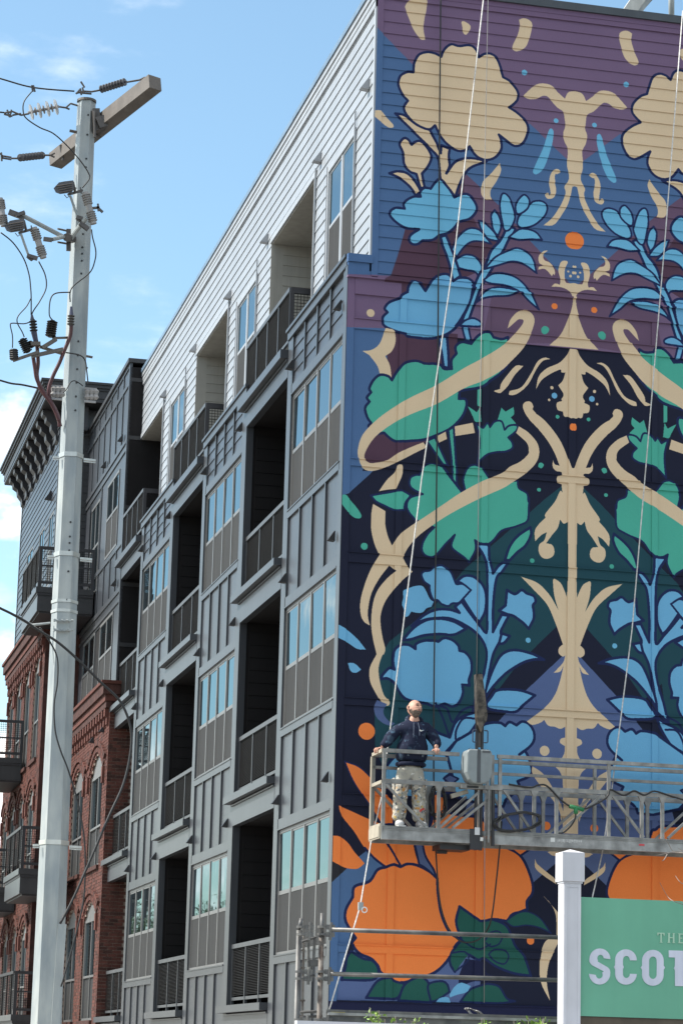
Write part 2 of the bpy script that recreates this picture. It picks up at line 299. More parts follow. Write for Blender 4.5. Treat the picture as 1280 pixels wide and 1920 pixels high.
sh('g','G 215,275! 220,330 180,410 120,460 60,522! 25,520! 60,420 120,340','O')
sh('b2','G 40,745! 100,775 150,745 190,770 240,790 255,830 235,860 240,900 240,960 203,1035! 160,990 90,940 40,925 -20,900! 30,860!','O')
sh('b2','G 0,1070! 62,1090! 20,1140 -20,1150!','O')
sh('b2','G 318,1268! 220,1220 90,1195 0,1230 C 1220,1330 1165,1480 1150,1570! 1200,1490 1280,1400 G 60,1350 160,1290 250,1265','O')
sh('b2','G 250,1535! 150,1500 50,1490 -40,1500 C 1200,1550 1150,1610! 1190,1640 1280,1655 G 100,1660 160,1610','O')
sh('b2','K 190,840! 230,770 300,700 450,560 600,500 640,520 K 745,560! 790,440 860,380 1000,330 1060,270! 1000,400 900,540 820,575 750,645! 712,690 718,720 755,830 750,870! 700,910! 760,1030! 640,1050 560,1080 450,1080 330,1060 240,1020 190,950','O')
ln('K 620,270 680,380 745,570'); ln('K 960,400 860,400 800,500 795,580'); ln('K 640,290 720,320 770,430 850,330 960,290','O')
sh('b2','J 270,590! 350,575 430,580 475,610! 520,570 592,602! 650,565 720,590 770,670 770,760 720,830 620,905! H 340,-120 385,0 370,60 280,100! 290,140 240,200 190,240 170,290! 50,290! K 830,1080! 760,1000! 765,880! 720,700! 800,590!','O')
sh('L','K 745,880! 690,915! 760,965! 820,915!','O',.025)
dot('C',270,1803,66,'o')
# orange blooms and dark leaves
sh('o','D 185,-50! 290,-10 380,70 500,200 560,260! 545,420! 460,420! 370,280 300,180 240,80','O',.02)
sh('o','D 140,280! 230,320 340,370 460,420 700,520! 705,600 740,730! 600,730! 490,745! 400,660 330,590 260,480 180,380 150,330')
sh('o','D 60,505! 90,505! 150,515 210,560 260,630 335,715! 280,755 200,750 130,720 60,680!')
sh('o','D 755,560! 800,480 840,380 850,200 930,230 950,330! 1000,345 1100,360 1190,370 H 30,400 60,420 100,560 180,590! 280,640 340,720 390,860 390,940 350,1000 352,1060! 300,1080 240,1100 200,1150! 100,1135 0,1150 D 1130,1100 1045,1040! 1020,1150 1050,1230 1060,1290! 970,1230 910,1100 885,950 875,830! 800,700','O')
sh('o','H 210,590! 300,660! 400,590!','O',.03)
sh('o','D 602,742! 550,725 490,745! 430,765 370,850 260,890 245,970! 195,1060 190,1140 230,1220 267,1275! 240,1320 290,1390 380,1430 430,1480 450,1530! 540,1600 620,1610 700,1590 850,1540 950,1450 1010,1340 1057,1290! 970,1230 910,1100 885,950 878,830! 840,790 740,735 660,720','O')
sh('L','D 705,550! 765,550! 790,660 850,760! 875,830! 800,760 742,722!','O',.03); ln('D 490,545 560,660 605,735'); ln('D 335,600 410,680 495,745')
sh('d','D 230,1375! 320,1430 390,1445 430,1490 440,1540! 390,1590 160,1590! 190,1500 200,1430','O',.035)
sh('d','D 345,1725! 430,1600 530,1570! 560,1600 640,1620! 610,1680 570,1730 470,1730','O',.035)
sh('d','D 585,1745! 640,1620 760,1570 830,1650 830,1760!','O',.035)
sh('d','D 830,1755! 810,1630 900,1600 950,1620 970,1680! 880,1740','O',.03)
sh('d','D 1045,1040! 1130,1100 1200,1150! 1280,1140 H 100,1140 200,1190 260,1330 330,1420 380,1560! 250,1540 120,1490 30,1430 D 1180,1440 1100,1400 1050,1460 1010,1530! 975,1470 980,1390 1060,1290! 1020,1160','O',.035)
sh('d','D 980,1390! 1110,1400! 1010,1530!'); sh('V','D 1090,1430! 1230,1460 H 60,1540 250,1600! D 1150,1600! 1040,1640! 1040,1560!')
sh('d','D 1050,1755! 1130,1660 1250,1620 H 60,1620 140,1640 200,1730 260,1750! 130,1765','O',.03)
sh('d','H 190,1150! 280,1090 360,1080 450,1130 530,1240! 450,1200 350,1180 250,1190','O',.02)
sh('b2','D 970,1700! 1010,1640 1060,1610 1130,1635! 1100,1680 1030,1700 975,1720!'); sh('b2','D 870,1755! 900,1725 960,1720 980,1760!')
ln('H 40,1290 70,1240 130,1225 165,1260 140,1320 80,1340 40,1310','O',.022); ln('H 60,1400 100,1365 180,1370 210,1420 180,1470 110,1450 60,1400','O',.022); ln('D 1060,1290 1180,1360 1280,1320','O',.022); ln('D 980,1390 1080,1380 1110,1440 1010,1530','O',.022)
# flakes
sh('Cr','A 555,50! 580,10 640,-5 715,0 718,60 700,150 695,220 708,298! 670,290 620,220 575,110'); sh('Cr','A 980,165 1000,158 1040,185 1045,215 1015,258 990,240 985,200')
sh('Cr','A 300,828! 330,828! 375,830 410,870 465,930 465,955 430,955 370,910 328,875! 300,850!'); sh('Cr','A 1265,1222! 1275,1280 1240,1360 1200,1420 1195,1465 1205,1498! 1150,1490 1125,1440 1140,1360 1200,1300')
sh('Cr','E 130,148! 160,135 200,145 228,180 215,260 180,350 120,383 85,370 82,340 115,270 135,200')
# centre column, left half
sh('Cr','E 550,680! 500,690 472,740! 430,700 370,640 300,625 240,645 160,718! 200,740 260,740 310,718 350,730 410,800 460,840 472,900 475,950 460,1000 470,1060 495,1120 490,1200 490,1250 505,1320 495,1360 470,1400 478,1450 440,1540 380,1630 312,1690! 390,1685 450,1610 500,1520 530,1400! 560,1390! 560,680!')
sh('Cr','E 440,1290 420,1268 390,1275 365,1310 355,1370 365,1440 360,1465 345,1445 325,1460 345,1490 390,1480 408,1430 400,1370 400,1310 415,1305')
sh('b','E 350,985 370,963 388,990 375,1090 320,1250 265,1305 235,1290 250,1240 310,1110')
dot('E',407,905,21,'b'); dot('E',170,543,24,'b'); dot('E',536,1803,70,'o',1.05)
sh('Cr','F 345,38! 310,45 278,80 280,130 310,150! 280,160 275,180! 320,175 350,200 375,232! 385,215 398,225! 395,180 360,130 320,110 312,70')
sh('Cr','F 560,278! 510,285! 480,275 470,220 478,165 495,125 470,113 440,130 425,190 440,260 435,295! 400,285 373,308! 450,315 500,340 525,370 530,420 520,480 490,570 440,670 355,750! 420,755! 560,770! 565,780! 510,775! 490,820 430,880 340,920 280,980 258,1080! 300,1010 370,960 440,930 450,950 478,952! 460,1010 425,1048! 465,1115 450,1150 455,1165! 415,1180 420,1230 460,1245! 470,1280 500,1285! 515,1295 560,1295!')
for x,y,r in ((537,205,13),(499,195,9),(515,230,12),(537,160,10)): dot('F',x,y,r,'Cr')
dot('F',393,458,26,'o'); sh('g','F 300,650! 300,620 325,602 355,620 350,650 320,665')
sh('Cr','F 368,850! 320,840 270,870 220,960 150,1060 60,1090! 60,1120 120,1110 200,1040 260,930 310,865'); sh('Cr','F 165,902! 110,900 60,950 0,1030 B 1270,1075! 1225,1090 1260,1105 F 0,1100 50,1050 100,970')
for x,y,r,c in ((378,1065,14,'Cr'),(397,1125,24,'b2'),(357,1157,11,'Cr'),(420,1283,16,'g')): dot('F',x,y,r,c)
dot('F',528,1362,23,'o',1.3)
sh('Cr','F 525,1668! 500,1600 450,1480 380,1375 300,1290 215,1240 200,1290 280,1380 350,1470 400,1560 435,1650! 400,1640 385,1605! 385,1660 410,1690 450,1700 450,1725! 415,1735 415,1775 450,1790! 455,1850 G 440,0 400,80 330,170 330,200! 280,250 250,300 252,378! 300,330 340,310! 320,370 285,400 278,450 300,495 340,510 385,490 397,450 380,405 335,393! 380,330 420,280 440,215! 465,245 495,235! 497,570 490,795! 450,700 400,660 385,670! 395,780 425,890! 360,780 270,690 145,642! 240,740 340,850 400,980 460,1150! 430,1180 430,1220 460,1245! 478,1235! 460,1290 390,1365! 440,1355 465,1310! 440,1420 400,1530 330,1620 190,1730! 230,1755 290,1740 320,1718! 350,1760 400,1770 440,1785 478,1770! 478,1850! 445,1860 440,1890 475,1915 I 395,400 390,450 368,492! 560,500! G 620,1600! 580,0! F 600,1700!')
sh('Cr','F 240,1205! 220,1172 180,1172 160,1210 200,1290 260,1300 260,1260 235,1230')
sh('Cr','I 560,520! 320,545! 365,600 380,690 380,1050! 560,1055!'); sh('Cr','I 150,545! 152,600 210,690 290,780 345,870 370,960! 385,900! 350,800 300,700 230,600')
dot('I',243,430,40,'Cr'); dot('I',257,993,33,'o'); dot('G',230,523,19,'g'); dot('G',200,1120,21,'b'); sh('g','F 275,1660! 280,1635 300,1628 318,1645 300,1670'); dot('F',281,1831,16,'g')
sh('Cr','H 410,680! 430,720 500,780 560,830 570,870! 480,810 415,750'); sh('Cr','H 478,962! 530,1020 568,1110 575,1280! 500,1290 460,1370 445,1500 460,1620 525,1748! 500,1600 520,1450 590,1300! 600,1100!')
sh('Cr','H 505,630! 560,660 690,655! 690,600! 560,610!'); dot('H',378,1295,30,'o')
h=NX//2; IMG[:,NX-h:]=IMG[:,:h][:,::-1]
im=bpy.data.images.new('painted_design',NX,NZ,alpha=False)
im.colorspace_settings.name='sRGB'
buf=np.ones((NZ,NX,4),np.float32); buf[...,:3]=IMG; im.pixels.foreach_set(buf.ravel()); im.update(); im.pack()
del buf
# ------------------------------------------------------------------ materials
white=mat('white_paint',(.27,.29,.315),.42,.04,1.2,bump=.12,bscale=90)
wtrim=mat('white_trim_paint',(.30,.315,.335),.40,.03,2)
cream=mat('warm_grey_soffit',(.32,.31,.28),.7,.05,2)
grey=mat('dark_grey_paint',(.036,.040,.048),.36,.12,1.1,bump=.18,bscale=70,spec=.45,objvar=.10,streaks=.16)
greyt=mat('dark_grey_trim',(.045,.049,.056),.37,.08,1.5,spec=.45)
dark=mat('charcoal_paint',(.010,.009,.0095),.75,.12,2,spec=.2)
char=mat('charcoal_metal',(.034,.034,.036),.45,.1,3,metal=.0,spec=.35)
slatm=mat('rail_slat_metal',(.012,.0115,.0115),.75,.15,4,spec=.15)
silv=mat('rail_frame_metal',(.07,.074,.08),.45,.1,4,metal=.2,spec=.4)
blackm=mat('black_metal',(.018,.017,.02),.5,.1,5)
frame=mat('window_frame_vinyl',(.12,.12,.12),.42,.06,3)
screen=mat('insect_screen',(.026,.026,.026),.75,.12,1.5,bump=.1,bscale=500,stretch=(1,1,.25),spec=.25)
roofm=mat('roof_membrane',(.35,.35,.34),.8,.1,1)
brickm=mat('brick_red',(.100,.037,.028),.8,.30,5.0,bump=.4,bscale=60,fac=(.3,.75),spec=.25)
brickb=mat('brick_brown',(.060,.026,.021),.8,.35,6.0,bump=.4,bscale=60,spec=.25)
mort=mat('mortar',(.30,.24,.20),.9,.12,20,spec=.2)
def glassmat():
    M=bpy.data.materials.new('window_glass'); M.use_nodes=True; t=M.node_tree; t.nodes.clear()
    o=t.nodes.new('ShaderNodeOutputMaterial'); mi=t.nodes.new('ShaderNodeMixShader'); d=t.nodes.new('ShaderNodeBsdfDiffuse'); g=t.nodes.new('ShaderNodeBsdfGlossy')
    f=t.nodes.new('ShaderNodeFresnel'); f.inputs[0].default_value=3.6; d.inputs[0].default_value=(.012,.015,.017,1); g.inputs[0].default_value=(.66,.84,.92,1); g.inputs[1].default_value=.015
    ge=t.nodes.new('ShaderNodeNewGeometry'); no=t.nodes.new('ShaderNodeTexNoise'); no.inputs['Scale'].default_value=1.7; bp=t.nodes.new('ShaderNodeBump'); bp.inputs['Strength'].default_value=.16; bp.inputs['Distance'].default_value=.01
    t.links.new(ge.outputs['Position'],no.inputs[0]); t.links.new(no.outputs[0],bp.inputs['Height']); t.links.new(bp.outputs[0],g.inputs['Normal'])
    t.links.new(f.outputs[0],mi.inputs[0]); t.links.new(d.outputs[0],mi.inputs[1]); t.links.new(g.outputs[0],mi.inputs[2]); t.links.new(mi.outputs[0],o.inputs[0]); return M
glass=glassmat()
def paintmat():
    M=bpy.data.materials.new('painted_siding'); M.use_nodes=True; t=M.node_tree; b=t.nodes['Principled BSDF']; n=t.nodes.new; L=t.links.new
    g=n('ShaderNodeNewGeometry'); s=n('ShaderNodeSeparateXYZ'); L(g.outputs['Position'],s.inputs[0])
    def ma(op,a,b_):
        q=n('ShaderNodeMath'); q.operation=op; 
        for i,v in enumerate((a,b_)):
            if isinstance(v,float): q.inputs[i].default_value=v
            else: L(v,q.inputs[i])
        return q.outputs[0]
    u=ma('DIVIDE',s.outputs[0],IW); v=ma('DIVIDE',ma('SUBTRACT',s.outputs[2],IZ0),IH); c=n('ShaderNodeCombineXYZ'); L(u,c.inputs[0]); L(v,c.inputs[1])
    im_=n('ShaderNodeTexImage'); im_.image=im; im_.extension='REPEAT'; im_.interpolation='Linear'; L(c.outputs[0],im_.inputs[0])
    no=n('ShaderNodeTexNoise'); no.inputs['Scale'].default_value=70; no.inputs['Detail'].default_value=5; no.inputs['Roughness'].default_value=.7; L(g.outputs['Position'],no.inputs[0])
    n2=n('ShaderNodeTexNoise'); n2.inputs['Scale'].default_value=1.3; n2.inputs['Detail'].default_value=4; L(g.outputs['Position'],n2.inputs[0])
    f=ma('ADD',ma('MULTIPLY',no.outputs[0],.22),ma('MULTIPLY',n2.outputs[0],.14)); f=ma('ADD',f,.80)
    hs=n('ShaderNodeHueSaturation'); hs.inputs['Saturation'].default_value=1.0; L(f,hs.inputs['Value']); L(im_.outputs[0],hs.inputs['Color']); L(hs.outputs[0],b.inputs['Base Color'])
    b.inputs['Roughness'].default_value=.78; b.inputs['Specular IOR Level'].default_value=.22
    bp=n('ShaderNodeBump'); bp.inputs['Strength'].default_value=.35; bp.inputs['Distance'].default_value=.006; L(no.outputs[0],bp.inputs['Height']); L(bp.outputs[0],b.inputs['Normal'])
    return M
paint=paintmat()
# ------------------------------------------------------------------ ground
asph=mat('asphalt',(.12,.115,.105),.85,.25,4,bump=.5,bscale=80); conc=mat('concrete',(.38,.37,.35),.85,.12,3,bump=.3)
MB().box(-900,900,-900,1200,-.5,0).build('ground',asph)['kind']='structure'
MB().box(-6.2,-.35,-11,39.5,0,.13).build('pavement',conc)['kind']='structure'
MB().box(-.35,11,-6.3,-.05,0,.13).build('pavement',conc)['kind']='structure'
# ------------------------------------------------------------------ apartment building
B=empty('apartment_building',(0,0,0),label='long grey and white apartment building with a floral mural painted on its end wall',cat='building')
XR=10.29; YE=22.4
def wedge(orient,M):      # unit lap plank: bottom edge proud
    key='wedge'+orient+M.name
    if key in _cube: return _cube[key]
    me=bpy.data.meshes.new('plank')
    if orient=='Y': v=[(0,0,0),(1,0,0),(1,1,0),(0,1,0),(0,.55,1),(1,.55,1),(1,1,1),(0,1,1)]
    else: v=[(0,0,0),(0,1,0),(1,1,0),(1,0,0),(.55,0,1),(.55,1,1),(1,1,1),(1,0,1)]
    me.from_pydata(v,[],[(0,1,2,3),(4,7,6,5),(0,4,5,1),(1,5,6,2),(2,6,7,3),(3,7,4,0)])
    bm=bmesh.new(); bm.from_mesh(me); bmesh.ops.recalc_face_normals(bm,faces=bm.faces); bm.to_mesh(me); bm.free()
    me.materials.append(M); _cube[key]=me; return me
def plank(par,M,orient,a0,a1,z0,z1,face,th=.026,name='plank'):
    o=bpy.data.objects.new(name,wedge(orient,M))
    loc=Vector((a0,face,z0) if orient=='Y' else (face,a0,z0)); o.location=loc-par.location
    o.scale=(a1-a0,th,z1-z0) if orient=='Y' else (th,a1-a0,z1-z0)
    return link(o,par)
# core volumes
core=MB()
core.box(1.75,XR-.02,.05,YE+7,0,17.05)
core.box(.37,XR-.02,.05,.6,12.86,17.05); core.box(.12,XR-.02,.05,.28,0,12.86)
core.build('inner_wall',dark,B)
MB().box(.36,XR,.0+.03,YE,17.05,17.13).build('roof',roofm,B)
# --- end wall, lower part: recessed panels, boards and belts all under the painting
vb=[(0,.11),(.79,.89),(2.05,2.15),(3.36,3.47),(4.64,4.73),(5.92,6.02),(7.2,7.3),(8.5,8.6),(9.9,10.29)]
belts=[(2.30,2.46),(3.12,3.22),(5.12,5.28),(6.52,6.62),(8.55,8.69),(9.95,10.05),(11.98,12.13),(12.50,12.74)]
zs=[0]+[z for b_ in belts for z in b_]
for a,b_ in zip(zs[0::2],zs[1::2]):
    for i in range(len(vb)-1):
        box('panel',paint,B,vb[i][1]-.01,vb[i+1][0]+.01,.018,.05,a-.01 if a else 0,b_+.01)
for i,(a,b_) in enumerate(vb):
    for z0,z1 in zip(zs[0::2],zs[1::2]):
        if i==0: continue
        box('batten',paint,B,a,b_,.0,.017,z0,z1)
box('corner_board',paint,B,0.004,.11,-.003,.05,0,12.97)
for i,(z0,z1) in enumerate(belts):
    if i==7: box('belt_board',paint,B,.11,XR,-.012,.03,z0,z1); box('drip_ledge',paint,B,-.01,XR,-.05,.03,z1,z1+.025)
    else:
        box('belt_board',paint,B,.112,XR,-.004,.03,z0,z1); box('drip_ledge',paint,B,.112,XR,-.022,.03,z1,z1+.012)
box('panel',paint,B,.36,XR,.026,.045,12.742,12.96)
# upper part: lap siding
z=12.765
zl=[13.03+.1866*k for k in range(22)]
box('panel',paint,B,.0,.36,.0,.05,12.765,12.98)
box('belt_board',paint,B,-.01,.36,-.03,.05,12.98,13.10)   # capped return of the step
plank(B,paint,'Y',.44,XR,12.768,12.842,-.002)
for k in range(-1,22):
    z0=13.03+.1866*k
    plank(B,paint,'Y',.44,XR,z0,min(z0+.186,17.12),-.002)
box('corner_board',paint,B,.345,.44,-.008,.05,12.79,17.12)
box('frieze_board',paint,B,.36,XR,-.014,.05,17.12,17.2); box('frieze_board',paint,B,.36,XR,-.022,.05,17.2,17.28)
box('parapet_cap',mat('cap_metal',(.045,.052,.06),.4,.1,2,metal=.0),B,.33,XR+.05,-.06,.30,17.28,17.40)
# --- white storey on the long side
seg=[(.09,1.14,0),(1.14,3.0,1),(3.0,3.98,0),(3.98,7.5,2),(7.5,8.67,0),(8.67,10.57,1),(10.57,11.5,0),(11.5,15.0,2),(15.0,16.2,0),(16.2,18.1,1),(18.1,19.15,0),(19.15,22.4,2)]
FX=.330
for k in range(-1,23):
    z0=13.03+.1866*k
    if z0<12.8: continue
    z1=min(z0+.1846,17.0)
    if z0>=15.72: plank(B,white,'X',.09,YE+.12,z0,z1,FX); continue
    for a,b_,t in seg:
        if t==0: plank(B,white,'X',a,b_,z0,z1,FX)
        elif t==1 and z0>15.42: plank(B,white,'X',a,b_,z0,z1,FX)
        elif t==1 and z0<13.2: plank(B,white,'X',a,b_,z0,z1,FX)
bk=MB()
for a,b_,t in seg:
    if t==0: bk.box(FX+.02,.6,a,b_,12.86,15.7)
    if t==1: bk.box(.48,.6,a,b_,12.86,15.7)
bk.box(FX+.02,.6,.09,YE,15.70,17.05)
bk.build('inner_wall',white,B)
box('corner_board',wtrim,B,FX-.012,FX+.018,.0,.09,12.86,17.12)
box('frieze_board',wtrim,B,FX-.02,FX+.03,.0,YE+.1,16.98,17.08); box('frieze_board',wtrim,B,FX-.03,FX+.03,.0,YE+.1,17.08,17.17); box('fascia_board',wtrim,B,FX-.05,FX+.03,-.0,YE+.1,17.17,17.26)
cap=mat('blue_grey_flashing',(.13,.19,.26),.35,.1,3)
for i in range(8): box('coping',cap,B,FX-.075,FX+.28,.0+i*2.8,.0+i*2.8+2.79,17.262+.004*(i%2),17.35+.004*(i%2))
for a,b_,t in seg:
    if t==1:      # two-light tall window
        w=empty('window',(FX,a,13.2)); w.parent=B
        f=MB(); 
        f.box(FX-.006,FX+.05,a,a+.07,13.2,15.5).box(FX-.016,FX+.05,b_-.07,b_,13.2,15.5).box(FX-.016,FX+.05,a+.07,b_-.07,15.40,15.5)
        f.box(FX-.03,FX-.016,b_-.0,b_+.02,13.2,15.52).box(FX-.035,FX-.012,a-.02,a+.0,13.1,15.75)
        f.build('frame',wtrim,w)
        m_=(a+b_)/2; mu=MB().box(FX+.004,FX+.04,m_-.05,m_+.05,13.2,15.4)
        for q0,q1 in ((a+.07,m_-.05),(m_+.05,b_-.07)):
            mu.box(FX+.012,FX+.05,q0,q0+.035,13.2,15.4).box(FX+.012,FX+.05,q1-.035,q1,13.2,15.4).box(FX+.012,FX+.05,q0+.035,q1-.035,14.44,14.49).box(FX+.012,FX+.05,q0+.035,q1-.035,15.36,15.4)
            box('pane',glass,w,FX+.018,FX+.03,q0+.03,q1-.03,14.47,15.38)
            box('screen',screen,w,FX+.016,FX+.03,q0+.03,q1-.03,13.2,14.45)
        mu.build('mullion',wtrim,w)
    if t==2:      # recessed terrace
        e=MB().box(FX-.014,FX+.1,a-.055,a,12.9,15.79).box(FX-.014,FX+.1,a,b_+.05,15.69,15.79).box(FX-.03,FX+.0,a-.085,a-.055,12.9,15.81)
        e.build('opening_trim',wtrim,B)
        r=MB().box(FX+.02,1.8,a-.001,b_+.05,15.67,15.699); r.build('soffit',cream,B)
        if b_<20:
            box('recess_wall',cream,B,FX+.02,1.75,b_,b_+.02,12.86,15.7)
            box('corner_board',cream,B,FX+.0,FX+.22,b_-.012,b_,12.86,15.7)
            for k in range(15):
                zz_=12.87+.187*k; o=plank(B,cream,'Y',FX+.22,1.75,zz_,zz_+.186,b_-.016,.02)
            box('recess_wall',cream,B,1.73,1.75,a,b_,12.86,15.7)
        box('recess_wall',cream,B,FX+.1,1.75,a-.02,a,12.86,15.7)
        box('terrace_door',char,B,1.70,1.73,a+.5,a+2.3,12.9,15.0)
# roof end wall beyond the grey wing starts at YE
# --- grey storeys below
HS=[1.64,5.08,8.52,11.96]
wcols=[(.30,3.85),(7.93,11.48),(15.55,19.15)]
bcols=[(4.15,7.55),(11.78,15.18),(19.42,22.40)]
piers=[(0,.30),(3.85,4.15),(7.55,7.93),(11.48,11.78),(15.18,15.55),(19.15,19.42)]
for i,(a,b_) in enumerate(piers):
    for z0,z1 in ((0,5.86),(5.86,9.3),(9.3,12.93)): box('pilaster',greyt,B,.012,.14,a+(.0 if i else .052),b_,z0+.002,z1)
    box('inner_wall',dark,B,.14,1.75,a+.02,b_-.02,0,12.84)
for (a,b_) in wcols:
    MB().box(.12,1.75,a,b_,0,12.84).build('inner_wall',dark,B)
    # cap at the setback
    n=b_+.38 if b_<19 else b_+.27
    box('cap_board',greyt,B,-.012,.33,a-.245 if a<1 else a-.38,b_+.30,12.93,13.06)
    box('parapet_cap',greyt,B,-.04,.335,a-.245 if a<1 else a-.40,b_+.32,13.062,13.11)
    for r,H in enumerate(HS):
        sill=H-1.88
        box('head_trim',greyt,B,.018,.12,a,b_,H+.02,H+.17); box('drip_ledge',greyt,B,.006,.05,a,b_,H+.0,H+.02)
        top=HS[r+1]-1.88-.13 if r<3 else 12.93
        if r>0: box('sill_trim',greyt,B,.008,.12,a,b_,sill-.13,sill-.02); box('drip_ledge',greyt,B,-.004,.05,a,b_,sill-.02,sill)
        ys=[a+ (b_-a)*q/4 for q in range(5)]
        for q in range(4):
            y0,y1=ys[q],ys[q+1]
            if r<3: box('panel',grey,B,.045,.12,y0+.0,y1-.0,H+.17,top)
            else:
                for s_ in range(4):
                    zz_=H+.17+s_*.2; plank(B,grey,'X',y0,y1,zz_,min(zz_+.198,top),.034,.03)
            if q: box('batten',greyt,B,.012,.06,y0-.028,y0+.028,H+.17,top)
        box('batten',greyt,B,.012,.06,b_-.05,b_,H+.17,top); box('batten',greyt,B,.012,.06,a,a+.035,H+.17,top)
        if r>0:
            w=empty('window',(0,a,sill)); w.parent=B
            f=MB(); 
            f.box(.046,.11,a,a+.03,sill,H).box(.046,.11,b_-.03,b_,sill,H).box(.046,.11,a+.03,b_-.03,H-.05,H).box(.046,.11,a+.03,b_-.03,sill,sill+.045)
            for q in (1,2,3): f.box(.043,.11,ys[q]-.032,ys[q]+.032,sill+.045,H-.05)
            f.build('frame',frame,w)
            for q in range(4):
                y0=ys[q]+.033; y1=ys[q+1]-.033; mid=H-.95
                s_=MB().box(.056,.10,y0,y0+.024,sill+.046,H-.051).box(.056,.10,y1-.024,y1,sill+.046,H-.051).box(.054,.10,y0+.024,y1-.024,mid-.03,mid+.03).box(.056,.10,y0+.024,y1-.024,H-.08,H-.051)
                s_.build('sash',frame,w)
                g_=box('pane',glass,w,.062,.08,y0+.01,y1-.01,mid,H-.06); g_.rotation_euler=(0,random.uniform(-.009,.009),random.uniform(-.007,.007))
                box('screen',screen,w,.060,.066,y0+.012,y1-.012,sill+.05,mid)
# balconies
def railing(par,x,y0,y1,z,ret=None,louver=True,posts=3):
    R_=empty('railing',(x,y0,z)); R_.parent=par
    fr=MB().box(x-.03,x+.05,y0,y1,z+.93,z+1.0).box(x-.01,x+.03,y0,y1,z+.09,z+.14)
    n=posts
    for i in range(n+1):
        yy=y0+(y1-y0)*i/n; fr.box(x-.02,x+.03,max(y0,yy-.022),min(y1,yy+.022),z+.0,z+.93)
    fr.build('frame',silv,R_)
    sl_=MB()
    k=30
    for i in range(k): zz_=z+.17+i*.76/k; sl_.add([(x-.004,y0,zz_),(x-.004,y1,zz_),(x+.022,y1,zz_+.014),(x+.022,y0,zz_+.014)],[(0,1,2,3)])
    for i in range(k): zz_=z+.17+i*.76/k; sl_.box(x-.004,x+.004,y0,y1,zz_,zz_+.010)
    sl_.build('louvre',slatm,R_)
    if ret:      # short return with wire mesh
        yf,x1=ret; g_=MB()
        g_.box(x,x1,yf-.02,yf+.03,z+.90,z+1.0).box(x-.02,x+.05,yf-.02,yf+.03,z,z+.9).box(x,x1,yf,yf+.02,z+.08,z+.13)
        g_.build('return_frame',blackm,R_)
        ms=MB(); nx=int((x1-x)/.055)
        for i in range(nx): xx=x+.05+i*.055; ms.box(xx,xx+.009,yf+.002,yf+.008,z+.13,z+.9)
        for i in range(14): zz_=z+.14+i*.055; ms.box(x+.05,x1,yf+.008,yf+.014,zz_,zz_+.009)
        ms.build('wire_mesh',slatm,R_)
    return R_
for bi,(a,b_) in enumerate(bcols):
    for r in range(4):
        H=HS[r]+.38 if r<3 else 12.34; fl=H+.49 if r<3 else 12.84
        # header, slab edge, drip box
        box('header_board',greyt,B,.008,.13,a,b_,H,H+.33 if r<3 else H+.26)
        box('drip_ledge',greyt,B,-.02,.13,a-.0,b_+.1,H+.33 if r<3 else H+.27,H+.355 if r<3 else H+.30)
        bz0,bz1=(H+.375,H+.49) if r<3 else (12.66,12.80)
        box('slab_edge',greyt,B,-.115,.12,a+.03,b_+.28,bz0,bz1)
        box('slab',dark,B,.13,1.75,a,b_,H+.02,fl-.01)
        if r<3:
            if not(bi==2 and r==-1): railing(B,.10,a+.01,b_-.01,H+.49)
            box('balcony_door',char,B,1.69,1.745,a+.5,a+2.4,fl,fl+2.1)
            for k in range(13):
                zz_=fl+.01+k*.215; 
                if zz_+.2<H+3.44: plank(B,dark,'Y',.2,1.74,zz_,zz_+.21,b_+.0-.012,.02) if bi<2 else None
        else: railing(B,.03,a+.03,b_+.22,12.85,ret=(a+.03,.42 if bi<2 else .42),posts=4)
box('corner_board',greyt,B,-.006,.0,.0,.14,0,12.93)
# hoods over the vents
def hood(par,x,y,z,M,s=1.):
    h_=MB().add([(x,y-.09*s,z-.12*s),(x,y+.09*s,z-.12*s),(x,y-.09*s,z+.12*s),(x,y+.09*s,z+.12*s),(x-.17*s,y-.09*s,z-.10*s),(x-.17*s,y+.09*s,z-.10*s),(x-.02*s,y-.09*s,z+.12*s),(x-.02*s,y+.09*s,z+.12*s)],
      [(0,1,3,2),(0,4,5,1),(4,6,7,5),(6,2,3,7),(0,2,6,4),(1,5,7,3)])
    return h_.build('vent_hood',M,par)
for y in (.42,3.65,7.9,11.4,15.2,19.0): hood(B,FX,y,15.9,wtrim,.75)
for H in (5.55,9.0,12.45):
    for y in (.47,3.85,8.02,11.5,15.62,19.2): hood(B,.012,y,H,char,.62)
# ------------------------------------------------------------------ grey wing, brick below
Gw=empty('grey_wing',(0,22.4,0),label='dark grey panelled wing above a red brick base, between the balconies and the corniced block',cat='building')
y0,y1=22.4,29.6
box('wall',dark,Gw,.05,XR,y0+.03,y1,0,17.3)
box('side_panel',dark,Gw,.03,1.8,y0,y0+.03,9.9,17.4)
for z_ in (17.05,15.66,14.0,12.2,10.8): box('side_trim',char,Gw,.03,1.75,y0-.012,y0,z_,z_+.09)
def trimz(z0,z1,x=.0): box('belt_board',greyt,Gw,x,.06,y0,y1,z0,z1)
for z0,z1 in ((17.42,17.50),(16.98,17.08),(15.62,15.72),(15.42,15.50),(13.20,13.32),(12.1,12.22),(11.86,11.94)): trimz(z0,z1)
box('parapet_cap',char,Gw,-.05,1.9,y0-.05,y1,17.50,17.60)
wins=[(23.5,25.45,13.36,15.2),(26.75,28.3,12.85,15.2),(23.5,25.65,10.05,11.8),(26.6,28.7,10.05,11.8)]
bands=[(17.08,17.42),(15.72,16.98),(15.5,15.62),(13.32,15.42),(12.22,13.2),(11.94,12.1),(9.95,11.86)]
ybat=[22.4,23.45,24.45,25.5,26.55,27.6,28.65,29.6]
